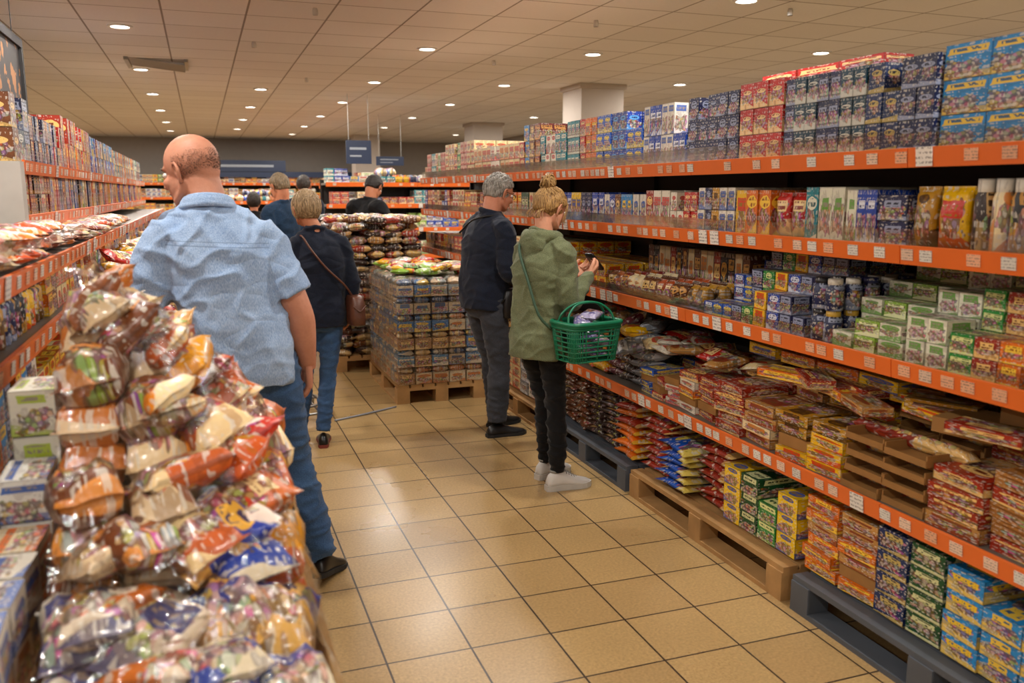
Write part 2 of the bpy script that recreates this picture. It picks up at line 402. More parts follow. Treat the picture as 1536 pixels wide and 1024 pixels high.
seg(B,1.451,[(.95,1.5,'jar',.075,.18,.18,.08,'honey gold'),(1.5,1.8,'stand',.09,.22,.22,.07,'gold yellow'),(1.8,2.0,'jar',.07,.22,.22,.08,'dark choc'),(2.0,2.12,'stand',.1,.2,.2,.07,'yellow gold'),
 (2.12,2.22,'stand',.1,.2,.2,.07,'gold'),(2.22,2.36,'box',.13,.085,.17,.1,'navy',dict(ramp=0)),(2.36,2.52,'box',.055,.19,.19,.08,'blue wgreen'),(2.52,2.74,'box',.07,.2,.2,.08,'wgreen teal2 blue'),
 (2.74,2.95,'stand',.09,.18,.18,.07,'red orange'),(2.95,3.2,'box',.08,.19,.19,.08,'orange yellow'),(3.2,3.5,'box',.055,.1,.2,.07,'white navy'),
 (3.5,3.75,'box',.06,.09,.18,.07,'red white2'),(3.75,4.0,'box',.07,.19,.19,.08,'white2 redbr'),(4.0,4.5,'box',.07,.17,.17,.07,'white ltblue blue'),
 (4.5,5.2,'box',.08,.18,.18,.08,'blue navy yellow2'),(5.2,6.2,'box',.08,.18,.18,.08,'dgreen orange cream'),(6.2,7.3,'box',.09,.09,.18,.08,'dred cream orange'),(7.3,8.7,'box',.09,.1,.2,.08,'cream white2 red blue')])
B.obj('boxed_groceries_upper_row',PM,MR)
B=Batch()
seg(B,1.071,[(.95,1.75,'stand',.10,.13,.13,.09,'brown grey redbr brown2',dict(ramp=0,grp=1)),(1.75,2.02,'box',.09,.065,.2,.11,'orange redbr wafer',dict(ramp=1,grp=1,jit=.2,drop=.6)),(2.02,2.2,'box',.085,.08,.16,.11,'wgreen',dict(ramp=1,grp=1,jit=.15)),(2.2,2.55,'box',.105,.058,.12,.12,'wgreen ltgreen wgreen cream2',dict(jit=.2,ramp=1,grp=1,drop=.5)),
 (2.55,2.7,'jar',.07,.12,.24,.08,'navy'),(2.7,2.95,'box',.075,.075,.16,.1,'navy blue',dict(drop=.6,ramp=1)),(2.95,3.2,'box',.08,.075,.15,.1,'yellow navy',dict(drop=.5,ramp=1)),(3.2,3.45,'box',.09,.06,.16,.13,'bblue blue',dict(drop=.5,ramp=1)),
 (3.45,3.9,'stand',.07,.12,.12,.09,'gold brown wafer dark'),(3.9,4.45,'stand',.075,.12,.12,.09,'brown2 cream2 honey'),(4.45,5.1,'box',.1,.075,.22,.12,'yellow',Z),(5.1,6.0,'box',.1,.08,.24,.12,'yellow cream2 white2'),(6.0,7.4,'lie',.14,.07,.2,.2,'brown redbr cream'),(7.4,8.7,'box',.12,.08,.22,.12,'red brown yellow')])
for k in range(16):
    y=3.48+k*.062; B.box(.36,y,1.071,.12,.058,.26,0,random.choice(pl('brown','dark','cream2','redbr')),0)
for k in range(9):
    y=1.0+k*.09; B.pillow((.1+U(0,.05),y,1.235),.1,.12,.08,rot_pillow_stand(U(-.3,.3),U(-.4,.4)),random.choice(pl('brown','redbr','grey','orange')),1)
    B.box(.27,y,1.20,.16,.085,.13,U(-.1,.1),random.choice(pl('brown','gold','redbr','orange')),0)
B.obj('snack_packs_middle_row',PM,MR)
B=Batch()
seg(B,.561,[(.95,1.6,'flat',.22,.062,.31,.25,'redbr brown kraft wafer',dict(ramp=1,grp=1,jit=.08)),(1.6,2.05,'flat',.22,.05,.25,.25,'kraft redbr tan',dict(jit=.1,ramp=1,grp=1)),(2.05,2.45,'tray',.2,.06,.25,.24,'redbr orange',dict(ramp=1)),
 (2.45,2.85,'flat',.2,.05,.22,.24,'yellow gold tan',dict(ramp=1,grp=1,jit=.1)),(2.85,3.3,'flat',.2,.045,.23,.24,'tan redbr brown2 cream2',dict(jit=.12,grp=1,ramp=1)),(3.3,3.65,'flat',.17,.04,.2,.2,'redbr white2 orange',dict(jit=.12,grp=1,ramp=1)),
 (3.65,4.05,'flat',.14,.035,.17,.2,'white2 red bblue',dict(ramp=1,grp=1,jit=.2)),(4.05,4.5,'lie',.15,.05,.2,.2,'grey choc wine',dict(ramp=1,grp=1)),(4.5,4.85,'lie',.16,.06,.2,.2,'yellow gold',dict(ramp=1)),(4.85,5.8,'lie',.16,.07,.22,.2,'choc redbr brown'),
 (5.8,7.2,'lie',.15,.07,.22,.2,'redbr brown orange'),(7.2,8.7,'box',.14,.09,.28,.15,'brown cream dred')])
for k in range(18):
    B.pillow((U(.08,.3),U(4.15,4.95),.80+U(-.02,.09)),.17,.24,.08,rot_flat(U(0,3),U(-.5,.5),U(-.6,.2)),random.choice(pl('yellow','yellow','wine','choc','grey')),1)
for k in range(18):
    B.pillow((U(.1,.4),U(3.2,4.2),.80+U(-.01,.05)),.15,.22,.05,rot_flat(U(0,3),U(-.25,.25),U(-.25,.15)),random.choice(pl('white2','red','tan','redbr','cream')),1)
for k in range(20):
    B.box(U(.1,.36),U(1.3,3.0),.835+U(0,.05),.11,.24,.035,U(-.5,.5),random.choice(pl('orange','redbr','tan','gold','yellow','cream2','kraft')),0)
for k in range(4): B.box(.33,2.5+k*.24,.89,.2,.22,.05,U(-.1,.1),random.choice(pl('yellow','yellow2','orange')),0)
for k in range(5): B.box(U(.18,.33),1.45+k*.14,.86+.052*(k%2),.22,.2,.05,U(-.3,.3),PAL['kraft'],2)
B.obj('flat_snack_cartons',PM,MR)
B=Batch(); zb=.155
seg(B,zb,[(.95,1.95,'box',.14,.075,.31,.24,'ltblue yellow2 ltblue',dict(jit=.06,drop=.3)),(1.95,2.25,'box',.15,.08,.33,.24,'dgreen navy2',dict(jit=.05,grp=1,mixin=0)),(2.25,2.64,'flat',.19,.05,.31,.24,'tan orange cream2',dict(jit=.06,grp=1)),
 (2.68,3.2,'box',.13,.085,.3,.24,'yellow2 green dgreen',dict(grp=1,mixin=0)),(3.2,3.42,'lie',.2,.042,.3,.24,'redbr wine',Z),(3.42,3.75,'lie',.3,.04,.28,.24,'bblue blue2',dict(jit=.05)),(3.75,3.98,'lie',.2,.042,.32,.24,'redbr red'),
 (4.03,4.3,'lie',.2,.045,.32,.24,'orange redbr'),(4.3,5.15,'lie',.2,.042,.34,.24,'choc brown choc',Z),(5.2,6.4,'box',.16,.09,.3,.24,'white grey cream'),(6.4,8.7,'box',.2,.12,.3,.24,'brown kraft redbr')])
B.obj('palletised_snack_packs',PM,MR)

def pallet(name,x0,y0,x1,y1,mat,h=.144):
    B=Batch()
    W=(x1-x0)
    for i in range(7):
        xc=x0+(i+.5)*W/7; simple_box(B,(xc-W/7*.42,y0,h-.022),(xc+W/7*.42,y1,h))
    for yy in (y0,(y0+y1)/2-.05,y1-.1):
        simple_box(B,(x0,yy,h-.044),(x1,yy+.1,h-.022))
        for xx in (x0,(x0+x1)/2-.05,x1-.1): simple_box(B,(xx,yy,.02),(xx+.1,yy+.1,h-.044))
    for xx in (x0,(x0+x1)/2-.05,x1-.1): simple_box(B,(xx,y0,0),(xx+.1,y1,.02))
    return B.obj(name,[mat])
for k,(a,b,m) in enumerate(((1.3,2.6,M_GREYPL),(2.66,3.97,M_WOOD),(4.02,5.17,M_GREYPL),(5.2,6.38,M_WOOD),(6.41,7.6,M_WOOD),(7.62,8.72,M_WOOD))):
    pallet('wooden_pallet' if m is M_WOOD else 'plastic_pallet',2.11,a,2.70,b,m)

def film_box(name,cx,cy,z0,sx,sy,sz,amp=.014):
    v=[];f=[]
    def grid(o,a,b,n,m):
        base=len(v)
        for i in range(n+1):
            for j in range(m+1):
                p=Vector(o)+Vector(a)*(i/n)+Vector(b)*(j/m); N=Vector(a).cross(Vector(b)).normalized()
                e=min(i,n-i,1)*min(j,m-j,1)
                p+=N*(noise.noise(p*9)*amp*e); v.append(p[:])
        for i in range(n):
            for j in range(m): f.append((base+i*(m+1)+j,base+(i+1)*(m+1)+j,base+(i+1)*(m+1)+j+1,base+i*(m+1)+j+1))
    x0,y0,x1,y1=cx-sx/2,cy-sy/2,cx+sx/2,cy+sy/2
    grid((x0,y0,z0),(sx,0,0),(0,0,sz),20,24); grid((x1,y0,z0),(0,sy,0),(0,0,sz),24,24)
    grid((x1,y1,z0),(-sx,0,0),(0,0,sz),20,24); grid((x0,y1,z0),(0,-sy,0),(0,0,sz),24,24)
    grid((x0,y0,z0+sz),(sx,0,0),(0,sy,0),20,24)
    me=bpy.data.meshes.new(name); me.from_pydata(v,[],f); me.materials.append(M_SHRINK)
    me.polygons.foreach_set('use_smooth',[True]*len(f)); o=bpy.data.objects.new(name,me); return link(o)
pallet('wooden_pallet',1.35,6.38,2.07,7.55,M_WOOD)
B=Batch(); ps=[P('d0bc98','c87028'),P('5088b4','f0e0c0'),P('a87c50','f0d090'),P('4a7cb0','f0c840'),P('bca684','2c5c8c'),P('98a4a8','e8c8a0')]
z=.146; lay=0
while z<.84:
    hh=.138
    for i in range(5):
        for j in range(8):
            if 0<i<4 and 0<j<7 and z<.6: continue
            c=ps[lay%6] if random.random()<.7 else random.choice(ps)
            B.box(1.43+i*.138,6.47+j*.145,z,.13,.138,hh*.62,U(-.05,.05),c,0)
            B.pillow((1.43+i*.138,6.47+j*.145,z+hh*.78),.13,.14,hh*.5,rot_flat(U(-.1,.1)),c,1)
    z+=hh; lay+=1
wrapped=empty('shrink_wrapped_goods')
B.obj('packs',PM,parent=wrapped)
fo=film_box('film',1.71,6.975,.15,.75,1.2,.83); fo.parent=wrapped
B=Batch()
for k in range(34): B.pillow((U(1.48,2.0),U(6.55,7.45),1.0+U(0,.04)),.16,.22,.06,rot_flat(U(0,3),U(-.2,.2),U(-.2,.2)),random.choice(pl('cream','ltgreen','yellow','white2','red','wgreen')),1)
B.obj('assorted_snack_bags',PM)
pallet('wooden_pallet',1.08,7.75,1.92,8.9,M_WOOD)
B=Batch()
for lay in range(20):
    z=.15+lay*.063
    for i in range(5):
        for j in range(6):
            if 0<i<4 and 0<j<5 and lay<14: continue
            if lay>16 and random.random()<.35: continue
            B.pillow((1.17+i*.165+U(-.02,.02),7.86+j*.19+U(-.02,.02),z+.03),.17,.2,.075,rot_flat(U(-.3,.3)+math.pi/2*(lay%2),U(-.12,.12),U(-.12,.12)),random.choice(pl('choc','brown','redbr','choc','grey','brown2','choc')),1)
B.obj('stacked_coffee_bags',PM)
pallet('wooden_pallet',1.2,10.2,2.0,11.3,M_WOOD)
B=Batch()
for lay in range(8):
    for i in range(5):
        for j in range(6): B.box(1.28+i*.16,10.3+j*.18,.146+lay*.11,.15,.17,.105,U(-.05,.05),random.choice(pl('cream','orange','red','navy')),0)
B.obj('stacked_cartons',PM)

# ---- left shelving
ML=Matrix.Translation((-.5,0,0))@Matrix.Rotation(math.pi,4,'Z')
shelf_unit('supermarket_shelf',ML,-12.9,-1.0,[(.40,0),(.80,0),(1.19,0),(1.40,0)],1.42,depth=.75,tagp=.13)
ML2=Matrix.Translation((-.72,0,1.42))@Matrix.Rotation(math.pi,4,'Z')
shelf_unit('upper_supermarket_shelf',ML2,-12.9,-4.3,[(.10,0),(.34,0)],.38,depth=.5,tagp=.13)
B=Batch()
def lseg(B,z0,segs):
    seg(B,z0,[(-b,-a)+tuple(r) for (a,b,*r) in segs])
lseg(B,.401,[(1.1,3.2,'box',.12,.1,.3,.15,'white yellow2 ltgreen'),(3.2,12.8,'box',.14,.12,.3,.15,'orange yellow cream red')])
lseg(B,.801,[(1.1,2.4,'box',.12,.1,.3,.15,'white ltblue yellow2',dict(drop=.5)),(2.4,3.1,'box',.09,.11,.33,.12,'white navy ltblue orange',dict(grp=1)),(3.1,12.8,'box',.12,.12,.3,.15,'yellow cream orange')])
lseg(B,1.191,[(1.1,2.6,'box',.12,.08,.16,.15,'gold navy ltgreen'),(2.6,3.4,'jar',.08,.15,.15,.09,'gold yellow dark navy'),(3.4,12.8,'box',.12,.08,.16,.15,'yellow cream orange blue')])
B.obj('boxed_groceries_left_row',PM,ML)
B=Batch()
lseg(B,.101,[(4.35,5.2,'box',.08,.1,.2,.12,'dred cream dark'),(5.2,6.2,'box',.07,.2,.2,.12,'navy red white dred'),(6.2,8,'box',.07,.19,.19,.12,'navy cream orange dark'),(8,12.8,'box',.09,.2,.2,.12,'yellow cream red blue')])
lseg(B,.341,[(4.32,4.75,'box',.14,.15,.31,.12,'navy teal',dict(grp=1)),(4.75,5.3,'box',.05,.12,.24,.12,'navy dred wine navy',dict(grp=1)),(5.3,5.8,'box',.05,.12,.3,.12,'dark navy red purple',dict(grp=1)),
   (5.8,6.5,'box',.06,.16,.34,.12,'redbr orange tan redbr',dict(grp=1)),(6.5,7.2,'box',.06,.15,.3,.12,'yellow tan red',dict(grp=1)),(7.2,9,'box',.07,.14,.3,.12,'grey blue ltblue dred',dict(grp=1)),(9,12.8,'box',.08,.13,.27,.12,'teal2 grey orange dred',dict(grp=1))])
B.obj('boxed_groceries_left_top_row',PM,ML2)
B=Batch()
for k in range(260):
    y=U(4.6,9.4); x=U(-.42,-.16); B.pillow((x,y,.93+.35*((-.1-x)/.35)+U(-.04,.03)),.15,.2,.07,rot_flat(U(0,3),U(-.3,.3),U(0,.7)),random.choice(pl('yellow','gold','cream','orange','ltgreen','red','white2')),1)
simple_box(B,(-.46,4.55,0),(-.12,9.45,.88),2)
B.obj('snack_bags_display',PM)
B=Batch(); simple_box(B,(-1.25,4.2,0),(-.715,4.29,1.76)); B.obj('shelf_end_panel',[M_POST])
poster=empty('framed_poster')
t=NT('poster_print'); n=t.noise(t.obj(),9,3); t.l.new(t.mix(t.math('GREATER_THAN',n,.55),lin('1c1a1c'),lin('8a5a2c')),t.b.inputs['Base Color']); t.b.inputs['Roughness'].default_value=.6
B=Batch(); simple_box(B,(-.985,5.15,2.15),(-.97,6.0,2.48)); B.obj('print',[t.m],parent=poster)
B=Batch()
for a,b in (((-1.0,5.1,2.1),(-.955,5.15,2.53)),((-1.0,6.0,2.1),(-.955,6.05,2.53)),((-1.0,5.15,2.1),(-.955,6.0,2.15)),((-1.0,5.15,2.48),(-.955,6.0,2.53)),((-.985,5.5,2.53),(-.98,5.505,3.0)),((-.985,5.9,2.53),(-.98,5.905,3.0))): simple_box(B,a,b)
B.obj('frame',[pbr('poster_frame_dark','181514',.7)],parent=poster)

def far_unit(M,L,levels=(.3,.7,1.1,1.45,1.76),pals=None,name='supermarket_shelf',hprod=.24):
    shelf_unit(name,M,0,L,[(z,0) for z in levels],max(levels)+.05,tagp=.25)
    B=Batch()
    for z in levels:
        y=.02
        while y<L-.3:
            w=U(.35,.8); y2=min(L-.02,y+w)
            stock(B,y,y2,z+.001,U(.75,1)*hprod,random.choice(['box','box','box','lie']) ,U(.1,.14),U(.09,.12),.14,pl(*random.sample(pals,3)),depth=.3,drop=.2)
            y=y2
    B.obj('assorted_groceries',PM,M)
allp=['red','blue','cream','yellow','orange','navy','white','white2','teal2','ltgreen','dgreen','dred','bblue','cream2']
R90=Matrix.Rotation(math.pi/2,4,'Z')
far_unit(Matrix.Translation((4.4,12.6,0))@R90,2.7,pals=allp)
far_unit(Matrix.Translation((2.6,13.4,0)),7.0,pals=['cream','red','white','orange','blue','dred'])
far_unit(Matrix.Translation((5.0,23.0,0))@R90,8.5,levels=(.3,.75,1.15,1.5,1.85),pals=['yellow','cream','cream2','orange','white','gold'],hprod=.28)
far_unit(Matrix.Translation((1.75,17.4,0))@R90,1.3,levels=(.3,.7,1.1,1.45),pals=allp)
far_unit(Matrix.Translation((4.3,14.9,0))@R90,1.2,levels=(.7,1.1,1.45,1.8),pals=allp)
M_SIGN=pbr('sign_blue','14284a',.4,var=.05); M_SIGNW=pbr('sign_white','9aa4b0',.4,var=.03)
def sign(x,y,z,w,h,name='hanging_sign'):
    e=empty(name); B=Batch(); simple_box(B,(x-w/2,y,z),(x+w/2,y+.03,z+h),0)
    simple_box(B,(x-w*.36,y-.004,z+h*.6),(x+w*.3,y,z+h*.7),1); simple_box(B,(x-w*.36,y-.004,z+h*.3),(x+w*.1,y,z+h*.37),1)
    B.obj('board',[M_SIGN,M_SIGNW],parent=e)
    B=Batch(); simple_box(B,(x-w*.4,y+.01,z+h),(x-w*.4+.006,y+.016,H)); simple_box(B,(x+w*.4,y+.01,z+h),(x+w*.4+.006,y+.016,H)); B.obj('rods',[M_METAL],parent=e)
sign(2.18,12.55,2.03,.36,.33); sign(3.25,15.5,2.1,.5,.16)
B=Batch(); simple_box(B,(.2,22.92,2.14),(2.1,22.98,2.42),0); simple_box(B,(.4,22.91,2.25),(1.8,22.92,2.31),1); simple_box(B,(-.8,22.95,2.0),(4.9,23.3,2.14),0); B.obj('fascia_sign',[M_SIGN,M_SIGNW])

# ---------------------------------------------------------------- left foreground display bin
B=Batch(); simple_box(B,(-.34,1.32,.66),(.20,2.6,.70),0)
for x in (-.32,.12):
    for y in (1.35,2.5): simple_box(B,(x,y,0),(x+.06,y+.06,.66),0)
simple_box(B,(.185,1.32,.70),(.20,2.6,.72),0); simple_box(B,(-.34,1.3,.70),(.20,1.32,.72),0)
simple_box(B,(-.31,1.36,.15),(.16,2.56,.6),0)
B.obj('display_table',[M_WOOD])
def zp(x,y):
    a=min(1,max(0,(.19-x)/.46)); b=min(1,max(0,(y-1.5)/.75)); b=b*b*(3-2*b)
    return .78+.53*a**.6*b+.03*b
B=Batch()
def pile_pal(x,y):
    if y<1.80 and x>-.05: return random.choice([P('0f2c8c','e8b030'),P('123a9c','e8d8b0'),P('0c2478','c8902c')])
    if y<1.74: return random.choice([P('d07020','e8ddc8'),P('d8ccb8','26347c'),P('c46820','f0e4d0'),P('d8c8b0','1c2c6c')])
    if x>.03: return random.choice([P('c8301c','f0e4d4'),P('dc940c','c04010'),P('cc6414','f0d8a0')])
    if x>-.12: return random.choice([P('e0980c','b83010'),P('d06410','f0c060'),P('e08418','f0e0b0'),P('b8541c','f0d8a0')])
    return random.choice([P('6c3818','e0903c'),P('a85c20','f0d8a8'),P('8c4c20','e0c8a0'),P('c0702c','f0dcb8')])
ys=[1.46,1.66,1.87,2.08,2.29,2.47]; xs=[-.255,-.125,.0,.108]
for iy,y in enumerate(ys):
    for ix,x in enumerate(xs):
        top=zp(x,y)+.01; p=pile_pal(x,y); nlay=max(1,int((top-.70)/.09+.4)); th=(top-.70)/nlay
        for l in range(nlay):
            if random.random()<.3: p=pile_pal(x,y)
            last=l==nlay-1; sl=-.55*min(1,max(0,(y-1.5)/.75)) if last else 0
            B.pillow((x+U(-.008,.008),y+U(-.012,.012),.70+th*(l+.5)),.142,.215,th*1.3,rot_flat(U(-.14,.14)*(2 if last else 1),U(-.12,.12)*(2 if last else 1),sl*.5+U(-.1,.1)),p,1,crumple=.14,ex=5)
for k in range(34):
    x=U(-.28,.10); y=U(1.5,2.48); sl=-.8*min(1,max(0,(y-1.5)/.75))
    B.pillow((x,y,zp(x,y)+U(.01,.04)),U(.13,.16),U(.18,.22),U(.07,.09),rot_flat(U(-1.2,1.2),U(-.3,.35),sl*.8+U(-.25,.25)),pile_pal(x,y),1,crumple=.2)
B.obj('bagged_snacks_pile',PM)
B=Batch()
simple_box(B,(-.47,1.5,.0),(-.36,2.62,.70),2)
for k in range(4): B.box(-.41,2.35,.705+k*.115,.10,.17,.112,U(-.05,.05),P('e0dcc8','a8bc30'),0)
for k in range(3): B.box(-.41,2.15,.705+k*.1,.10,.17,.098,U(-.05,.05),P('e2e0d8','2458a8'),0)
for k in range(2): B.box(-.41,1.97,.705+k*.1,.10,.15,.098,U(-.05,.05),P('dcc8a0','d8640c'),0)
for i in range(3):
    for k in range(2): B.box(-.41,1.56+i*.135,.705+k*.1,.10,.12,.097,U(-.1,.1),random.choice([P('e6ded0','a05c1c'),P('c8b08c','d8640c'),P('dcd4c4','2458a8')]),0)
B.obj('small_cartons',PM)
def film_sheet(name,x0,x1,y0,y1,zf,n=46,m=60,amp=.02):
    v=[];f=[]
    for i in range(n+1):
        for j in range(m+1):
            x=x0+(x1-x0)*i/n; y=y0+(y1-y0)*j/m; z=zf(x,y)
            q=Vector((x*11,y*11,z*8)); r=abs(noise.noise(q))*1.3+noise.noise(q*2.3)*.4
            v.append((x+noise.noise(q+Vector((9,0,0)))*amp*.5,y,z+r*amp))
    for i in range(n):
        for j in range(m): f.append((i*(m+1)+j,(i+1)*(m+1)+j,(i+1)*(m+1)+j+1,i*(m+1)+j+1))
    me=bpy.data.meshes.new(name); me.from_pydata(v,[],f); me.materials.append(M_FILM); me.polygons.foreach_set('use_smooth',[True]*len(f))
    return link(bpy.data.objects.new(name,me))
def zf(x,y):
    z=zp(x,y)+.085
    if x>.12: z-= (x-.12)/.08*.14
    if y<1.42: z-=(1.42-y)/.1*.1
    if y>2.45: z-=(y-2.45)/.1*.25
    return z
film_sheet('clear_plastic_cover',-.30,.20,1.34,2.55,zf,amp=.035)
film_sheet('clear_plastic_sheet',-.95,-.47,2.0,4.1,lambda x,y:1.46+.03*noise.noise(Vector((x*5,y*5,0))),n=20,m=80,amp=.035)
B=Batch()
for k in range(120):
    y=U(2.0,6.9); B.pillow((U(-.68,-.56),y,1.425+U(0,.035)),.14,.2,.045,rot_flat(U(0,3)),random.choice([P('d04c0c','f0a050'),P('8c3414','e0c8a8'),P('a89878','a03010'),P('7c2c10','d8b080'),P('d8801c','f0d8a0')]),1)
for k in range(5): B.pillow((-.62,2.7+k*.3,1.49),.2,.26,.06,rot_flat(U(0,1)),P('d84c08','f08a2a'),1)
B.obj('orange_snack_packs',PM)

# ---------------------------------------------------------------- PEOPLE
def catm(pts,sub):
    pts=[np.array(p,float) for p in pts]
    if len(pts)<2: return pts
    q=[2*pts[0]-pts[1]]+pts+[2*pts[-1]-pts[-2]]; out=[]
    for i in range(1,len(q)-2):
        for k in range(sub):
            t=k/sub; a,b,c,d=q[i-1],q[i],q[i+1],q[i+2]
            out.append(.5*((2*b)+(-a+c)*t+(2*a-5*b+4*c-d)*t*t+(-a+3*b-3*c+d)*t**3))
    out.append(pts[-1]); return out
class Parts:
    def __init__(s): s.v=[];s.f=[]
    def add(s,v,f,M=None):
        b=len(s.v)
        for p in v:
            p=Vector(p)
            if M is not None: p=M@p
            s.v.append(p[:])
        for q in f: s.f.append(tuple(i+b for i in q))
    def rings(s,R,M=None):
        n=len(R[0]); v=[];f=[]
        for r in R: v+=r
        for k in range(len(R)-1):
            for i in range(n):
                j=(i+1)%n; f.append((k*n+i,k*n+j,(k+1)*n+j,(k+1)*n+i))
        c0=len(v); v.append(tuple(np.mean(np.array(R[0]),0))); v.append(tuple(np.mean(np.array(R[-1]),0)))
        for i in range(n):
            j=(i+1)%n; f.append((j,i,c0)); f.append(((len(R)-1)*n+i,(len(R)-1)*n+j,c0+1))
        s.add(v,f,M)
    def tube(s,pts,rad,n=16,sub=5,M=None,flat=1.0):
        P4=catm([tuple(p)+(r,) for p,r in zip(pts,rad)],sub)
        P4=[P4[0]]+P4+[P4[-1]]
        T=[]; 
        for i in range(len(P4)):
            a=P4[max(0,i-1)][:3]; b=P4[min(len(P4)-1,i+1)][:3]; d=Vector(b-a); T.append(d.normalized() if d.length>1e-7 else Vector((0,0,1)))
        nrm=T[0].orthogonal().normalized(); R=[]
        for i,p in enumerate(P4):
            t=T[i]; nrm=(nrm-t*nrm.dot(t)).normalized(); b=t.cross(nrm); r=p[3]
            c=Vector(p[:3])
            if i==0: c-=t*r*.35; r*=.6
            if i==len(P4)-1: c+=t*r*.35; r*=.6
            R.append([(c+nrm*math.cos(a)*r+b*math.sin(a)*r*flat)[:] for a in [2*math.pi*k/n for k in range(n)]])
        s.rings(R,M)
    def torso(s,rg,spine,n=32,sub=4,M=None,ex=.82):
        P3=catm(rg,sub); R=[]
        for z,rx,ry,oy in P3:
            cx,cy=spine(z); L=[]
            for k in range(n):
                a=2*math.pi*k/n; c,q=math.cos(a),math.sin(a)
                L.append((cx+rx*math.copysign(abs(c)**ex,c),cy+oy+ry*math.copysign(abs(q)**ex,q),z))
            R.append(L)
        s.rings(R,M)
    def ell(s,c,r,M=None,nu=20,nv=14):
        R=[]
        for i in range(1,nv):
            th=math.pi*i/nv; R.append([(c[0]+r[0]*math.sin(th)*math.cos(2*math.pi*k/nu),c[1]+r[1]*math.sin(th)*math.sin(2*math.pi*k/nu),c[2]-r[2]*math.cos(th)) for k in range(nu)])
        s.rings(R,M)
    def build(s,name,mat,parent,voxel=None,smooth=0,disp=None):
        me=bpy.data.meshes.new(name); me.from_pydata(s.v,[],s.f); o=bpy.data.objects.new(name,me); COL.objects.link(o)
        if voxel:
            m=o.modifiers.new('r','REMESH'); m.mode='VOXEL'; m.voxel_size=voxel
            if smooth:
                m2=o.modifiers.new('s','SMOOTH'); m2.iterations=smooth; m2.factor=.5
            dg=bpy.context.evaluated_depsgraph_get(); dg.update()
            me2=bpy.data.meshes.new_from_object(o.evaluated_get(dg)); o.modifiers.clear(); o.data=me2; me=me2
        if disp:
            nn=[v.normal.copy() for v in me.vertices]
            for v,nv in zip(me.vertices,nn): v.co=v.co+nv*disp(v.co,nv)
        me.materials.clear(); me.materials.append(mat)
        me.polygons.foreach_set('use_smooth',[True]*len(me.polygons)); me.update()
        o.parent=parent; return o

def hand(pt,wrist,dirv,palm,thumb,curl=(25,35,25),sc=1.0):
    x=Vector(dirv).normalized(); z=Vector(palm); z=(z-x*z.dot(x)).normalized(); y=Vector(thumb); y=(y-x*y.dot(x)-z*y.dot(z)).normalized()
    w=Vector(wrist); g=lambda a,b,c: (w+(x*a+y*b+z*c)*sc)
    bases=[(.088,.030),(.092,.010),(.088,-.011),(.080,-.031)]; Ls=[.072,.080,.074,.058]
    for k,((bx,by),Lf) in enumerate(zip(bases,Ls)):
        pt.tube([g(-.01,by*.45,0),g(.04,by*.85,-.002),g(bx,by,0)],[.014*sc,.0135*sc,.011*sc],n=10,sub=3)
        ang=0; p=g(bx-.006,by,0); pts=[p]; sp=by*1.2
        for a,fr in zip(curl,(.45,.3,.25)):
            ang+=math.radians(a+k*3); d=(x*math.cos(ang)+z*math.sin(ang)+y*sp).normalized(); p=p+d*Lf*fr*sc; pts.append(p)
        pt.tube(pts,[.0095*sc,.0088*sc,.008*sc,.0065*sc],n=10,sub=3)
    pt.ell((0,0,0),(.045*sc,.034*sc,.015*sc),M=Matrix.Translation(g(.045,0,.002))@Matrix((x,y,z)).transposed().to_4x4())
    pt.tube([g(.012,.018,.004),g(.045,.045,.012),g(.072,.056,.02),g(.094,.058,.03)],[.014*sc,.0125*sc,.0105*sc,.008*sc],n=10,sub=3)

def shoe(name,parent,ank,az,mat,sole,L=.275,W=.098,pitch=0,Hh=.085,solet=.022,laces=None):
    M=Matrix.Translation((ank[0],ank[1],0))@Matrix.Rotation(-math.radians(az),4,'Z')
    ball=Vector((0,.12,0)); M=M@Matrix.Translation(ball)@Matrix.Rotation(-math.radians(pitch),4,'X')@Matrix.Translation(-ball)
    y0=-.07
    S=[(0,.45,.6),(.04,.62,.82),(.12,.7,.98),(.25,.72,1.05),(.38,.72,1.0),(.5,.8,.82),(.62,.93,.66),(.75,1.0,.55),(.86,.92,.48),(.95,.66,.4),(1.0,.3,.3)]
    pt=Parts(); R=[];n=16
    for s_,w_,h_ in S:
        y=y0+s_*L; w=W/2*w_; h=Hh*h_
        r=[(w*math.copysign(abs(math.cos(a))**.8,math.cos(a))*(1-.25*math.sin(a)**2*(1 if s_<.45 else .6)),y,solet*.8+(h-solet*.8)*math.sin(a)**.75) for a in [math.pi*k/(n-1) for k in range(n)]]
        R.append(r)
    pt.rings(R,M); pt.build(name,mat,parent)
    pt=Parts()
    up=[(W/2*w_*1.07,y0+s_*L) for s_,w_,h_ in S]; up[0]=(up[0][0],y0-.006); up[-1]=(up[-1][0],y0+L+.006)
    out=up+[(-a,b) for a,b in up[::-1]]
    pt.rings([[(a*.97,b,0) for a,b in out],[(a,b,.004) for a,b in out],[(a,b,solet) for a,b in out]],M); o=pt.build(name+'_sole',sole,parent)
    for p in o.data.polygons: p.use_smooth=False
    if laces:
        pt=Parts()
        for k in range(5):
            f=.42+k*.06; hz=Hh*(1.0-.34*(f-.38)/.24)+.002; y=y0+f*L
            pt.tube([(-.024,y,hz-.012),(0,y+.004,hz+.001),(.024,y,hz-.012)],[.003]*3,n=6,sub=3,M=M)
        # dark collar opening
        pt.tube([(.026*math.sin(a),y0+.25*L+.045*math.cos(a),Hh*1.0) for a in [2*math.pi*k/12 for k in range(13)]],[.007]*13,n=8,sub=1,M=M)
        pt.build(name+'_laces',laces,parent)

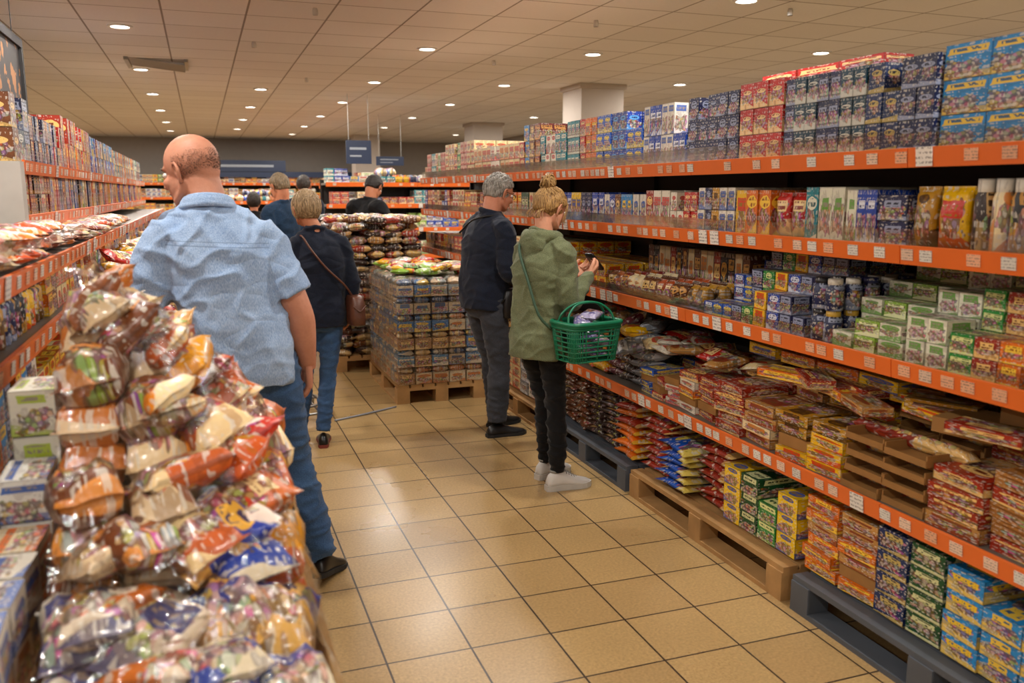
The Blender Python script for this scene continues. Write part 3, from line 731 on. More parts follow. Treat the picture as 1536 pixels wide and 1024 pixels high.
def skin_mat(name,c):
    t=NT(name); o=t.obj(); n=t.noise(o,16,4); n2=t.noise(o,90,3); c=lin(c)
    k=t.math('ADD',t.math('MULTIPLY',n,.65),t.math('MULTIPLY',n2,.35))
    t.l.new(t.mix(k,tuple(a*b for a,b in zip(c,(.78,.62,.58))),tuple(min(1,a*1.15) for a in c)),t.b.inputs['Base Color'])
    t.b.inputs['Roughness'].default_value=.55; t.b.inputs['Specular IOR Level'].default_value=.35
    t.b.inputs['Subsurface Weight'].default_value=.1; t.b.inputs['Subsurface Radius'].default_value=(.02,.008,.004)
    t.bump(t.math('ADD',n2,t.noise(o,260,2)),.25,.003); return t.m
def cloth_mat(name,c,c2=None,weave=350,rough=.85,streak=False,seam=False):
    t=NT(name); o=t.obj(); c=lin(c); c2=lin(c2) if c2 else tuple(x*.7 for x in c)
    mp=t.new('ShaderNodeMapping'); t.l.new(o,mp.inputs[0]); mp.inputs['Scale'].default_value=(1,1,.25 if streak else 1)
    n=t.noise(mp.outputs[0],weave,2); n2=t.noise(o,6,3)
    k=t.math('ADD',t.math('MULTIPLY',n,.75),t.math('MULTIPLY',n2,.25))
    cr=t.new('ShaderNodeMapRange'); t.l.new(k,cr.inputs[0]); cr.inputs[1].default_value=.38; cr.inputs[2].default_value=.62
    col=t.mix(cr.outputs[0],c2,c)
    if seam:
        sp=t.new('ShaderNodeSeparateXYZ'); t.l.new(o,sp.inputs[0])
        zz=t.math('ADD',sp.outputs[2],t.math('MULTIPLY',sp.outputs[0],.05))
        m1=t.math('LESS_THAN',t.math('ABSOLUTE',t.math('SUBTRACT',zz,1.345)),.0022)
        m2=t.math('LESS_THAN',t.math('ABSOLUTE',t.math('SUBTRACT',zz,1.36)),.0015)
        m=t.math('MULTIPLY',t.math('MAXIMUM',m1,m2),t.math('LESS_THAN',t.math('ABSOLUTE',t.math('ADD',sp.outputs[0],.06)),.17))
        col=t.mix(t.math('MULTIPLY',m,.5),col,tuple(x*.45 for x in c2))
    t.l.new(col,t.b.inputs['Base Color']); t.b.inputs['Roughness'].default_value=rough; t.b.inputs['Specular IOR Level'].default_value=.2
    t.b.inputs['Sheen Weight'].default_value=.1
    mp2=t.new('ShaderNodeMapping'); t.l.new(o,mp2.inputs[0]); mp2.inputs['Scale'].default_value=(1,1,2.0); mp2.inputs['Rotation'].default_value=(.3,.6,0)
    w=t.noise(mp2.outputs[0],5,1); w=t.math('ABSOLUTE',t.math('SUBTRACT',w,.5))
    t.bump(t.math('ADD',t.math('MULTIPLY',n,.04),w),.5,.06); return t.m
def hair_mat(name,c,c2):
    t=NT(name); o=t.obj(); mp=t.new('ShaderNodeMapping'); t.l.new(o,mp.inputs[0]); mp.inputs['Scale'].default_value=(1,1,.12)
    n=t.noise(mp.outputs[0],170,3,.6); cr=t.new('ShaderNodeMapRange'); t.l.new(n,cr.inputs[0]); cr.inputs[1].default_value=.35; cr.inputs[2].default_value=.65
    t.l.new(t.mix(cr.outputs[0],lin(c2),lin(c)),t.b.inputs['Base Color']); t.b.inputs['Roughness'].default_value=.5
    t.bump(n,.8,.01); return t.m
M_EYE=pbr('eye_white','e8e4de',.2,var=.02); M_IRIS=pbr('eye_iris','2a1a10',.2); M_LIP=pbr('lips','a8605a',.45)
M_BLACK=pbr('black_leather','131314',.35); M_RUB=pbr('rubber_sole','1a1a1a',.7); M_WHITESHOE=pbr('white_sneaker','d0ccc6',.5,var=.06,bump=.2); M_WSOLE=pbr('white_sole','c0bcb4',.55)
M_WIRE=pbr('glasses_metal','50483c',.3,.8); M_LACE=pbr('shoelace','8c8880',.7)
HR=(.080,.100,.104); HC=Vector((0,-.014,.018))
def hair_shell(pt_name,parent,Mh,mat,front,side,back,thick=.10,amp=.012,rad=HR,cen=HC,top=9,freq=(30,30,9),bulge=None,soft=.16):
    nu,nv=72,48; v=[];f=[]
    def ss(x): x=min(1,max(0,x)); return x*x*(3-2*x)
    for i in range(nv+1):
        th=math.pi*i/nv
        for k in range(nu):
            ph=2*math.pi*k/nu; d=Vector((math.sin(th)*math.sin(ph),math.sin(th)*math.cos(ph),math.cos(th)))
            a=abs(math.atan2(d.x,d.y))/math.pi
            hl=front+(side-front)*ss(a/.42) if a<.42 else side+(back-side)*ss((a-.42)/.25)
            m=ss((d.z-hl)/soft+.5)*(1-ss((d.z-top)/.25+.5))
            r=.915+m*thick
            if bulge: r+=m*bulge(d)
            nz=noise.noise(Vector((d.x*freq[0]*.3,d.y*freq[1]*.3,d.z*freq[2]*.3)))*.6+noise.noise(Vector((d.x*freq[0],d.y*freq[1],d.z*freq[2]*.5)))*.5
            p=Vector((d.x*rad[0]*r,d.y*rad[1]*r,d.z*rad[2]*r))+d*(nz*amp*m)+Vector(cen)
            v.append((Mh@p)[:])
    for i in range(nv):
        for k in range(nu):
            j=(k+1)%nu; f.append((i*nu+k,(i+1)*nu+k,(i+1)*nu+j,i*nu+j))
    pt=Parts(); pt.v=v; pt.f=f; return pt.build(pt_name,mat,parent)
def hdir(az,el):
    a,e=math.radians(az),math.radians(el); return Vector((math.sin(a)*math.cos(e),math.cos(a)*math.cos(e),math.sin(e)))
def strands(name,parent,Mh,mat,paths,r=.0022,jit=.0):
    pt=Parts()
    for pa in paths:
        pts=[]
        for az,el,k in pa:
            d=hdir(az,el); pts.append((HC.x+d.x*HR[0]*k+U(-jit,jit),HC.y+d.y*HR[1]*k+U(-jit,jit),HC.z+d.z*HR[2]*k+U(-jit,jit)))
        pt.tube(pts,[r*.7]+[r]*(len(pts)-2)+[r*.4],n=5,sub=2,M=Mh)
    pt.build(name,mat,parent)

DEF=dict(pel=(0,0,.95),che=(0,0,1.28),nek=(0,-.012,1.475),head=(0,.022,1.635),
 hipL=(-.09,0,.92),kneL=(-.095,.015,.5),ankL=(-.10,-.02,.09),hipR=(.09,0,.92),kneR=(.095,.015,.5),ankR=(.10,-.02,.09),
 shoL=(-.178,-.01,1.405),elbL=(-.225,-.04,1.12),wriL=(-.225,.05,.875),shoR=(.178,-.01,1.405),elbR=(.225,-.04,1.12),wriR=(.225,.05,.875))
DEFHANDS={'R':((0,.2,-1),(-1,0,0),(0,1,0)),'L':((0,.2,-1),(1,0,0),(0,1,0))}
def person(name,loc,az,Ht,J={},hyaw=0,hpitch=0,hroll=0,skin='c98a68',top=None,pants=None,rings=None,sleeve='long',sl_r=(.07,.066,.055,.042),leg_r=(.09,.072,.056,.055),
           shoes=None,feet=((0,0),(0,0)),hem=.84,collar=True,vox=.009,hands=DEFHANDS,female=False,amp=.006,pants_top=1.0,facedetail=True,hscale=1.0,arm=1.0,neckr=None):
    s=Ht/1.75; D=dict(DEF); D.update(J)
    Me=Matrix.Translation((loc[0],loc[1],0))@Matrix.Rotation(-math.radians(az),4,'Z')@Matrix.Scale(s,4)
    e=empty(name,Me)
    pel,che,nek=[Vector(D[k]) for k in ('pel','che','nek')]
    def spine(z):
        if z<=pel.z: return (pel.x,pel.y)
        if z<che.z: k=(z-pel.z)/(che.z-pel.z); k=k*k*(3-2*k); return (pel.x+(che.x-pel.x)*k,pel.y+(che.y-pel.y)*k)
        k=min(1.3,(z-che.z)/(nek.z-che.z)); return (che.x+(nek.x-che.x)*k,che.y+(nek.y-che.y)*k)
    sm=skin_mat(name+'_skin',skin)
    Mh=Matrix.Translation(D['head'])@Matrix.Rotation(math.radians(hyaw),4,'Z')@Matrix.Rotation(math.radians(-hpitch),4,'X')@Matrix.Rotation(math.radians(hroll),4,'Y')@Matrix.Scale(hscale,4)
    pt=Parts()
    pt.ell((0,-.012,.03),(.075,.096,.090),Mh,28,20); pt.ell((0,.026,-.035),(.059,.064,.078),Mh); pt.ell((0,.058,-.088),(.027,.026,.022),Mh)
    pt.ell((0,.03,-.07),(.05,.05,.035),Mh)
    pt.ell((0,.072,.022),(.046,.02,.012),Mh); pt.ell((0,.098,-.03),(.0135,.018,.014),Mh); pt.tube([(0,.08,.015),(0,.092,-.008),(0,.104,-.028)],[.008,.009,.011],n=10,M=Mh)
    pt.ell((-.036,.068,-.025),(.02,.018,.018),Mh); pt.ell((.036,.068,-.025),(.02,.018,.018),Mh)
    pt.ell((0,.080,-.058),(.022,.012,.009),Mh)
    # jaw corners and occipital shape
    for sx in (-1,1): pt.tube([(sx*.060,-.002,-.03),(sx*.056,.01,-.066),(sx*.03,.06,-.09)],[.016,.015,.013],n=10,M=Mh)
    pt.ell((0,-.055,-.005),(.056,.045,.055),Mh)
    hb=Mh@Vector((0,-.03,-.06)); nr=neckr or (.052 if female else .062)
    pt.tube([(nek.x,nek.y,nek.z-.07),nek,tuple(hb),tuple(Mh@Vector((0,-.025,-.01)))],[nr*1.15,nr*1.02,nr*.97,nr*.95],n=20)
    pt.torso([(1.15,.11,.075,0),(1.3,.13,.08,0),(1.40,.12,.07,0),(1.45,.06,.05,0)],spine)
    for S in 'LR':
        sh,el,wr=D['sho'+S],D['elb'+S],D['wri'+S]; e2=Vector(el).lerp(Vector(wr),.3)
        sh2=Vector((sh[0]*.5+spine(1.38)[0]*.5,sh[1],sh[2]-.02))
        pt.tube([sh2,sh,Vector(sh).lerp(Vector(el),.5),el,e2,wr],[.045,.050,.045*arm,.039*arm,.042*arm,.028*(1+(arm-1)*.6)],n=16)
    pt.build('body',sm,e,vox*.75,2)
    pt=Parts()
    for sx in (-1,1):
        Mea=Mh@Matrix.Translation((sx*.079,-.006,-.006))@Matrix.Rotation(sx*.5,4,'Z')@Matrix.Rotation(-.18,4,'X')
        pt.ell((0,0,0),(.005,.017,.028),Mea,14,10)
        pt.tube([(-sx*.002,.014,-.006),(sx*.002,.018,.016),(sx*.006,.004,.031),(sx*.008,-.014,.024),(sx*.008,-.02,.004),(sx*.005,-.012,-.018),(0,.002,-.031),(-sx*.002,.010,-.024)],[.0045,.0045,.005,.005,.005,.005,.007,.005],n=8,sub=4,M=Mea)
        pt.tube([(sx*.003,.008,.014),(sx*.005,-.006,.010),(sx*.003,-.004,-.010)],[.0035]*3,n=8,M=Mea)
    pt.build('ears',sm,e,.0022*max(1,vox/.009),1)
    if hands:
        for S in 'LR':
            h=hands.get(S)
            if not h: continue
            hp=Parts(); w=Vector(D['wri'+S]); el=Vector(D['elb'+S]); k=(1+(arm-1)*.6); hp.tube([w.lerp(el,.18),w,w+Vector(h[0]).normalized()*.02],[.030*k,.027*k,.024*k],n=14)
            hand(hp,w,h[0],h[1],h[2],h[3] if len(h)>3 else (25,35,25),.98+(arm-1)*.4); hp.build('hand_'+S.lower(),sm,e,.0028,2)
    if facedetail:
        pt=Parts(); pt.ell((-.030,.076,.002),(.0115,.0115,.0095),Mh); pt.ell((.030,.076,.002),(.0115,.0115,.0095),Mh); pt.build('eyes',M_EYE,e)
        pt=Parts(); pt.ell((-.030,.0855,.001),(.005,.003,.005),Mh); pt.ell((.030,.0855,.001),(.005,.003,.005),Mh); pt.build('irises',M_IRIS,e)
        pt=Parts(); pt.tube([(-.02,.084,-.060),(0,.0925,-.058),(.02,.084,-.060)],[.003,.005,.003],n=8,M=Mh); pt.build('mouth',M_LIP,e)
        pt=Parts()
        for sx in (-1,1): pt.tube([(sx*.014,.091,.020),(sx*.030,.089,.025),(sx*.047,.076,.020)],[.003,.0035,.002],n=6,M=Mh)
        pt.build('eyebrows',M_WIRE,e)
    pt=Parts()
    rg=rings or [(hem,.168,.122,0),(.95,.168,.122,0),(1.05,.16,.118,0),(1.2,.172,.125,0),(1.31,.182,.125,0),(1.385,.172,.11,0),(1.43,.125,.088,0),(1.475,.072,.065,-.005)]
    pt.torso(rg,spine)
    for S in 'LR':
        sh,el,wr=[Vector(D[k+S]) for k in ('sho','elb','wri')]; sh2=Vector((sh.x*.45+spine(1.38)[0]*.55,sh.y,sh.z-.025))
        pt.tube([(nek.x*.9+sh.x*.1,nek.y,nek.z-.015),Vector(nek).lerp(sh,.55)+Vector((0,0,.012)),sh+Vector((0,0,-.005))],[.045,.05,.05],n=14)
        if sleeve=='long': pt.tube([sh2,sh,sh.lerp(el,.5),el,el.lerp(wr,.5),wr.lerp(el,.04)],[sl_r[0]*.85,sl_r[0]*.97,sl_r[1],sl_r[2]*1.02,(sl_r[2]+sl_r[3])/2,sl_r[3]],n=18)
        else: pt.tube([sh2,sh,sh.lerp(el,.4),sh.lerp(el,.8)],[sl_r[0]*.85,sl_r[0],sl_r[1],sl_r[1]*1.06],n=18)
    if collar:
        cp=[(nek.x+.068*math.sin(a),nek.y+.005+.066*math.cos(a),nek.z+.012-.02*math.cos(a)) for a in [2*math.pi*k/12 for k in range(13)]]
        pt.tube(cp,[.017]*13,n=10,sub=2)
    def ridge(q,w=3.2): return max(0,1-abs(noise.noise(q))*w)**2
    def fold(co,nv):
        a=ridge(Vector((co.x*3.5-co.z*1.5,co.y*3.5,co.z*8+co.x*5)))
        c=ridge(Vector((co.x*5+co.z*5,co.y*5,co.z*9-co.x*7)),3.6)
        b=noise.noise(Vector((co.x*6,co.y*6,co.z*8)))
        return amp*(a*1.2+c*.9+b*.7-.5)
    pt.build('top_garment',top,e,vox,2,fold)
    pt=Parts(); pt.torso([(.80,.10,.085,0),(.86,.158,.112,0),(.93,.158,.113,-.004),(pants_top,.148,.105,0)],lambda z:(pel.x,pel.y))
    for S in 'LR':
        hp,kn,an=[Vector(D[k+S]) for k in ('hip','kne','ank')]
        pt.tube([hp+Vector((0,0,.03)),hp.lerp(kn,.25),hp.lerp(kn,.7),kn,kn.lerp(an,.35),kn.lerp(an,.97)],[leg_r[0]*.95,leg_r[0],leg_r[1]*1.05,leg_r[1]*.92,leg_r[2]*1.12,leg_r[3]],n=20)
    def fold2(co,nv):
        k=1.1 if co.z<.6 else .7
        return amp*.9*k*(ridge(Vector((co.x*5+co.z*3,co.y*5,co.z*13)))*1.2+ridge(Vector((co.x*8-co.z*6,co.y*8,co.z*17)),3.8)*.8-.4)
    pt.build('trousers',pants,e,vox,2,fold2)
    if shoes:
        for S,(faz,fp) in zip('LR',feet): shoe('shoe_'+S.lower(),e,D['ank'+S],faz,shoes[0],shoes[1],pitch=fp,**(shoes[2] if len(shoes)>2 else {}))
    return e,Mh,D,Me

M_SHIRT=cloth_mat('light_blue_linen','a6bcd8','7c97be',420,streak=True,seam=True); M_JEANS=cloth_mat('blue_denim','45648a','243c60',500); M_NAVY=cloth_mat('navy_fabric','1b2234','10151f',300)
M_DJEANS=cloth_mat('dark_grey_denim','43454c','282a2f',450); M_GREEN=cloth_mat('olive_green_fabric','747a5a','575d42',260); M_LEGG=cloth_mat('black_leggings','121214','09090b',300)
M_BLACKF=cloth_mat('black_fabric','16171a','0b0c0e',300)

# 1 bald man
e,Mh,D,Me=person('bald_man_in_blue_shirt',(.115,3.42),0,1.86,
 J=dict(che=(-.05,.01,1.28),nek=(-.085,.01,1.475),head=(-.135,.05,1.605),
   shoL=(-.235,0,1.385),elbL=(-.33,.02,1.10),wriL=(-.34,.26,1.05),shoR=(.095,-.01,1.375),elbR=(.205,-.03,1.11),wriR=(.24,.05,.89),
   hipR=(.10,0,.92),kneR=(.17,.07,.50),ankR=(.26,.04,.10),hipL=(-.09,0,.92),kneL=(-.09,.14,.50),ankL=(-.08,.20,.09)),
 hyaw=55,hpitch=12,skin='c08a70',top=M_SHIRT,pants=M_JEANS,sleeve='short',sl_r=(.066,.078,.068,.05),leg_r=(.098,.080,.066,.064),
 rings=[(.845,.180,.15,0),(.93,.186,.155,0),(1.05,.186,.155,0),(1.2,.186,.15,0),(1.31,.188,.14,0),(1.385,.168,.122,0),(1.43,.125,.10,0),(1.48,.08,.075,0)],
 shoes=(M_BLACK,M_RUB),feet=((-10,0),(28,14)),vox=.008,hands={'R':((.05,.15,-1),(-1,.1,0),(0,1,.1),(22,32,22)),'L':((-.3,1,-.3),(0,-.3,-1),(1,0,0),(25,35,25))},amp=.0085,hscale=1.05,arm=1.28,neckr=.069)
pt=Parts()
for k in range(2600):
    az=random.choice((-1,1))*U(75,180); el=U(-40,22)-(8 if abs(az)<110 else 0)
    if random.random()<max(0,(el+5)/30): continue
    d=hdir(az,el); b=Vector((0,-.012,.03)); rr=Vector((.075*d.x,.096*d.y,.090*d.z))*1.0
    p0=b+rr; p1=p0+d*.004+Vector((0,-.0005,-.002)); 
    q=(d.orthogonal().normalized())*.0008; q2=d.cross(q).normalized()*.0008
    pt.add([tuple(p0+q),tuple(p0-q*.5+q2),tuple(p0-q*.5-q2),tuple(p1)],[(0,1,3),(1,2,3),(2,0,3)],Mh)
pt.build('stubble_hair',pbr('stubble_hair_grey','5e4c42',.6),e)
pt=Parts(); nk=Vector(D['nek'])
for dz,r,rr in ((.03,.076,.010),(.016,.084,.011),(.0,.092,.011)):
    cp=[(nk.x+r*math.sin(a),nk.y+.004+r*.95*math.cos(a),nk.z+dz-.02*math.cos(a)) for a in [2*math.pi*k/14 for k in range(15)]]
    pt.tube(cp,[rr]*15,n=8,sub=2)
pt.build('shirt_collar',M_SHIRT,e,.006,2)

# 2 woman navy
e,Mh,D,Me=person('woman_in_navy_jacket',(.655,5.55),-6,1.64,
 J=dict(pel=(.03,0,.95),che=(.05,0,1.28),nek=(.02,.01,1.475),head=(-.03,.045,1.625),hipL=(-.05,0,.92),hipR=(.11,0,.92),
  shoL=(-.11,0,1.395),elbL=(-.175,.03,1.13),wriL=(-.12,.2,1.02),shoR=(.19,0,1.395),elbR=(.255,-.03,1.12),wriR=(.235,.06,.9),
  kneL=(-.075,.06,.5),ankL=(-.11,.12,.09),kneR=(.07,.0,.5),ankR=(.0,-.08,.09)),
 hyaw=12,hpitch=8,skin='c98c6c',top=M_NAVY,pants=M_JEANS,rings=[(.83,.185,.14,0),(.93,.182,.138,0),(1.05,.165,.122,0),(1.2,.168,.125,0),(1.31,.172,.122,0),(1.385,.155,.105,0),(1.43,.115,.085,0),(1.475,.07,.064,0)],
 sl_r=(.062,.062,.054,.043),leg_r=(.088,.064,.052,.047),shoes=(M_BLACK,pbr('red_brown_sole','7a3228',.6)),feet=((-20,0),(14,0)),vox=.009,female=True,
 hands={'R':((.0,.2,-1),(-1,0,0),(0,1,0)),'L':((0.1,.8,-.3),(1,0,0),(0,0,1))})
HB=hair_mat('ash_blonde_hair','c0a27a','705a3c')
hair_shell('bob_hair',e,Mh,HB,.42,-.35,-.80,thick=.19,amp=.010,bulge=lambda d:.08*max(0,-d.y))
strands('bob_hair_strands',e,Mh,HB,[[(a*.6,78,1.13),(a,50,1.15),(a+U(-8,8),15,1.2),(a+U(-10,10),-20,1.2),(a+U(-12,12),U(-50,-40),U(1.05,1.2))] for a in [random.choice((-1,1))*U(55,180) for _ in range(170)]],r=.0024)
M_BROWNL=pbr('brown_leather','5c3626',.42,bump=.3,bscale=90)
def shoulder_bag(parent,c,sx,sy,sz,mat,strap,name='shoulder_bag',sr=.007):
    pt=Parts(); R=[]
    for k,(zz,q) in enumerate(((0,.82),(.04,.97),(.3,1.0),(.7,.95),(.93,.82),(1,.7))):
        R.append([(c[0]+sx/2*q*math.copysign(abs(math.cos(a))**.5,math.cos(a)),c[1]+sy/2*q*math.copysign(abs(math.sin(a))**.5,math.sin(a)),c[2]+(zz-.5)*sz) for a in [2*math.pi*i/20 for i in range(20)]])
    pt.rings(R); pt.build(name+'_body',mat,parent)
    pt=Parts(); pt.tube(strap,[sr]*len(strap),n=8,sub=6); pt.build(name+'_strap',mat,parent)
    pt=Parts(); pt.tube([(c[0]-sx*.4,c[1]-sy*.5,c[2]+sz*.2),(c[0],c[1]-sy*.54,c[2]+sz*.02),(c[0]+sx*.4,c[1]-sy*.5,c[2]+sz*.2)],[.005]*3,n=6); pt.build(name+'_flap_seam',mat,parent)
shoulder_bag(e,(.25,-.09,.94),.11,.25,.2,M_BROWNL,[(.24,-.08,1.03),(.17,-.138,1.12),(.05,-.14,1.24),(-.04,-.125,1.36),(-.085,-.05,1.45),(-.09,.05,1.42)])

# 3 elderly man
e,Mh,D,Me=person('elderly_man_in_navy_jacket',(1.74,5.38),74,1.77,
 J=dict(pel=(0,0,.95),che=(0,.02,1.28),nek=(0,.055,1.465),head=(0,.125,1.605),
  shoL=(-.178,.035,1.39),elbL=(-.23,.06,1.12),wriL=(-.12,.27,1.04),shoR=(.178,.03,1.39),elbR=(.235,.035,1.11),wriR=(.15,.26,1.02),
  kneR=(.10,.05,.5),ankR=(.10,.03,.09),kneL=(-.11,.13,.5),ankL=(-.12,.18,.09)),
 hyaw=-4,hpitch=17,skin='c48668',top=M_NAVY,pants=M_DJEANS,rings=[(.86,.178,.14,0),(.95,.18,.142,0),(1.05,.178,.142,0),(1.2,.185,.14,0),(1.31,.185,.135,0),(1.385,.165,.118,0),(1.43,.125,.095,0),(1.47,.078,.07,0)],
 sl_r=(.068,.068,.06,.047),leg_r=(.092,.078,.066,.066),shoes=(M_BLACK,M_RUB),feet=((-4,0),(12,0)),vox=.009,
 hands={'R':((-.2,.9,.1),(-.9,-.1,-.2),(0,0,1),(30,40,30)),'L':((.3,.9,.1),(.9,-.1,-.2),(0,0,1),(30,40,30))})
HG=hair_mat('grey_hair','b4aea4','68625a')
hair_shell('grey_hair',e,Mh,HG,.50,.16,-.62,thick=.14,amp=.010)
strands('grey_hair_strands',e,Mh,HG,[[(a,el,1.04),(a+U(-12,12),el-9,1.10),(a+U(-16,16),el-20,1.07)] for a,el in [(random.choice((-1,1))*U(20,180),U(0,85)) for _ in range(260)] if not (abs(a)<110 and el<38)],r=.0024)
pt=Parts()
for sx in (-1,1):
    pt.tube([(sx*.031+.019*math.cos(a),.098,.001+.015*math.sin(a)) for a in [2*math.pi*k/12 for k in range(13)]],[.0018]*13,n=6,sub=2,M=Mh)
    pt.tube([(sx*.05,.098,.004),(sx*.074,.06,.006),(sx*.084,-.01,.008)],[.002]*3,n=6,M=Mh)
pt.tube([(-.012,.1,.004),(0,.102,.006),(.012,.1,.004)],[.0018]*3,n=6,M=Mh); pt.build('glasses',M_WIRE,e)
shoulder_bag(e,(.17,.12,.90),.09,.2,.19,M_BLACK,[(.17,.12,.99),(.215,.12,1.15),(.2,.09,1.3),(.13,.04,1.45),(.0,-.07,1.44),(-.12,-.11,1.35)])

# 4 woman green
e,Mh,D,Me=person('woman_in_green_jacket',(1.69,4.25),66,1.67,
 J=dict(pel=(0,0,.95),che=(0,.0,1.28),nek=(0,.03,1.47),head=(0,.085,1.615),
  shoR=(.158,.02,1.39),elbR=(.2,.03,1.11),wriR=(.12,.28,1.235),shoL=(-.158,.03,1.39),elbL=(-.20,.09,1.13),wriL=(-.03,.31,1.23),
  hipR=(.085,0,.92),kneR=(.085,.05,.5),ankR=(.10,.055,.09),hipL=(-.08,0,.92),kneL=(-.07,.11,.5),ankL=(-.10,.16,.09)),
 hyaw=-8,hpitch=22,skin='d09a7c',top=M_GREEN,pants=M_LEGG,
 rings=[(.79,.172,.145,-.01),(.86,.176,.15,-.01),(.95,.168,.140,0),(1.05,.158,.126,0),(1.2,.166,.128,0),(1.31,.17,.126,0),(1.385,.152,.108,0),(1.43,.112,.088,0),(1.47,.075,.068,0)],
 sl_r=(.063,.062,.056,.042),leg_r=(.086,.062,.050,.042),shoes=(M_WHITESHOE,M_WSOLE,dict(Hh=.115,solet=.034,laces=M_LACE)),feet=((0,0),(22,0)),vox=.0085,female=True,amp=.009,
 hands={'R':((-.15,.85,.35),(-.75,.0,.45),(-.2,-.2,1),(25,40,35)),'L':((.2,.85,.3),(.5,.1,.8),(-1,.2,.3),(20,30,25))})
HBL=hair_mat('blonde_hair','c49a5c','6c4a24')
hair_shell('blonde_hair',e,Mh,HBL,.50,-.0,-.55,thick=.13,amp=.005,freq=(14,30,24))
pp=[]
for _ in range(220):
    a=random.choice((-1,1))*U(35,180); hl=28 if abs(a)<60 else (2 if abs(a)<110 else -36)
    e0=hl+U(0,22); s_=1 if a>0 else -1; a1=a+(s_*180-a)*.45; a2=a+(s_*180-a)*.85
    pp.append([(a,e0,1.04),(a1,e0+(50-e0)*.45,U(1.065,1.10)),(a2,e0+(55-e0)*.85,U(1.07,1.11)),(s_*180,58,1.10)])
strands('swept_hair_strands',e,Mh,HBL,pp,r=.0026)
pt=Parts(); bc=Vector((0,-.075,.125))
pt.ell(tuple(bc),(.040,.038,.034),Mh)
for k in range(34):
    a0=U(0,6.28); ax=Vector((U(-1,1),U(-1,1),U(-1,1))).normalized(); b1=ax.orthogonal().normalized(); b2=ax.cross(b1); r=U(.034,.048); rr=U(.003,.007)
    pts=[bc+(b1*math.cos(a0+t_*.5)+b2*math.sin(a0+t_*.5))*r for t_ in range(8)]
    pt.tube([tuple(p) for p in pts],[rr*.4,rr,rr,rr,rr,rr,rr*.8,rr*.3],n=7,sub=2,M=Mh)
pt.tube([(0,-.06,.08),(0,-.07,.11)],[.03,.03],M=Mh)
pt.build('hair_bun',HBL,e)
pt=Parts()
for k in range(26):
    x=U(-.06,.06); pt.tube([(x,-.085,-.03),(x*1.1+U(-.01,.01),-.10,-.055),(x*1.2+U(-.02,.02),-.095,-.09)],[.003,.002,.001],n=5,M=Mh)
for s_ in (-1,1):
    for k in range(5): pt.tube([(s_*.07,.05,.05),(s_*.083,.045+U(-.01,.01),.0),(s_*U(.076,.086),.05+U(-.01,.015),-.07)],[.003,.002,.001],n=5,M=Mh)
pt.build('loose_strands',HBL,e)
pt=Parts(); nk=Vector(D['nek'])
hp=[]
for k in range(13):
    a=math.pi*(.0+2*k/12); hp.append((nk.x+.086*math.sin(a),nk.y-.012-.08*math.cos(a),nk.z-.005-.035*(-math.cos(a))-.03*math.cos(a)))
pt.tube(hp,[.032 if 3<k<9 else .036 for k in range(13)],n=14,sub=3)
pt.ell((nk.x,nk.y-.095,nk.z-.05),(.095,.045,.08)); pt.ell((nk.x,nk.y-.105,nk.z-.11),(.055,.032,.06))
pt.build('hood',M_GREEN,e,.008,3,lambda co,nv:.006*noise.noise(co*22)+.004*noise.noise(co*45))
pt=Parts(); pt.tube([(-.10,.0,1.475),(-.05,-.115,1.40),(.05,-.142,1.22),(.13,-.142,1.05),(.175,-.09,.97)],[.008]*5,n=8,sub=6); pt.build('crossbody_strap',pbr('green_strap','2c4a34',.6),e)
pt=Parts(); Mp=Matrix.Translation((.055,.40,1.305))@Matrix.Rotation(-.75,4,'X')
pt.rings([[(.036*math.copysign(abs(math.cos(a))**.3,math.cos(a)),.074*math.copysign(abs(math.sin(a))**.3,math.sin(a)),z) for a in [2*math.pi*i/24 for i in range(24)]] for z in (-.004,.004)],Mp)
pt.build('smartphone',M_BLACK,e)
def basket(M):
    eb=empty('shopping_basket',M); g=pbr('green_basket_plastic','0b6e4c',.4,var=.06)
    Hb=.2
    def ringp(z):
        k=z/Hb; hx=.14+.025*k; hy=.095+.02*k; return hx,hy
    pt=Parts()
    def loop(z,r):
        hx,hy=ringp(z); pts=[(hx*math.copysign(abs(math.cos(a))**.35,math.cos(a)),hy*math.copysign(abs(math.sin(a))**.35,math.sin(a)),z) for a in [2*math.pi*k/32 for k in range(33)]]
        pt.tube(pts,[r]*33,n=6,sub=1)
    for z in (.003,.03,.055,.08,.105,.13,.155): loop(z,.0045)
    loop(.175,.008); loop(.2,.013); loop(.188,.009)
    for k in range(44):
        a=2*math.pi*k/44; f=lambda z:(ringp(z)[0]*math.copysign(abs(math.cos(a))**.35,math.cos(a)),ringp(z)[1]*math.copysign(abs(math.sin(a))**.35,math.sin(a)),z)
        pt.tube([f(0),f(.19)],[.0045]*2,n=5,sub=1)
    for k in range(-5,6): pt.tube([(k*.025,-.09,.003),(k*.025,.09,.003)],[.004]*2,n=5,sub=1)
    for k in range(-3,4): pt.tube([(-.135,k*.026,.003),(.135,k*.026,.003)],[.004]*2,n=5,sub=1)
    pt.build('mesh_body',g,eb)
    pt=Parts()
    for sy in (-1,1): pt.tube([(-.15,sy*.05,.19),(-.13,sy*.03,.25),(-.06,sy*.012,.295),(.06,sy*.012,.295),(.13,sy*.03,.25),(.15,sy*.05,.19)],[.006]*6,n=8)
    pt.build('handles',g,eb)
    B=Batch()
    for k in range(8): B.pillow((U(-.08,.08),U(-.04,.04),.05+k*.026),.11,.15,.05,rot_flat(U(0,3),U(-.3,.3),U(-.3,.3)),random.choice([P('6a6294','c8c0dc'),P('9c96b8','4a4478'),P('a8a0b8','7a2a4a')]),1)
    B.obj('purchased_packs',PM,parent=eb)
basket(Matrix.Translation((1.86,4.02,.765))@Matrix.Rotation(math.radians(12),4,'Z'))

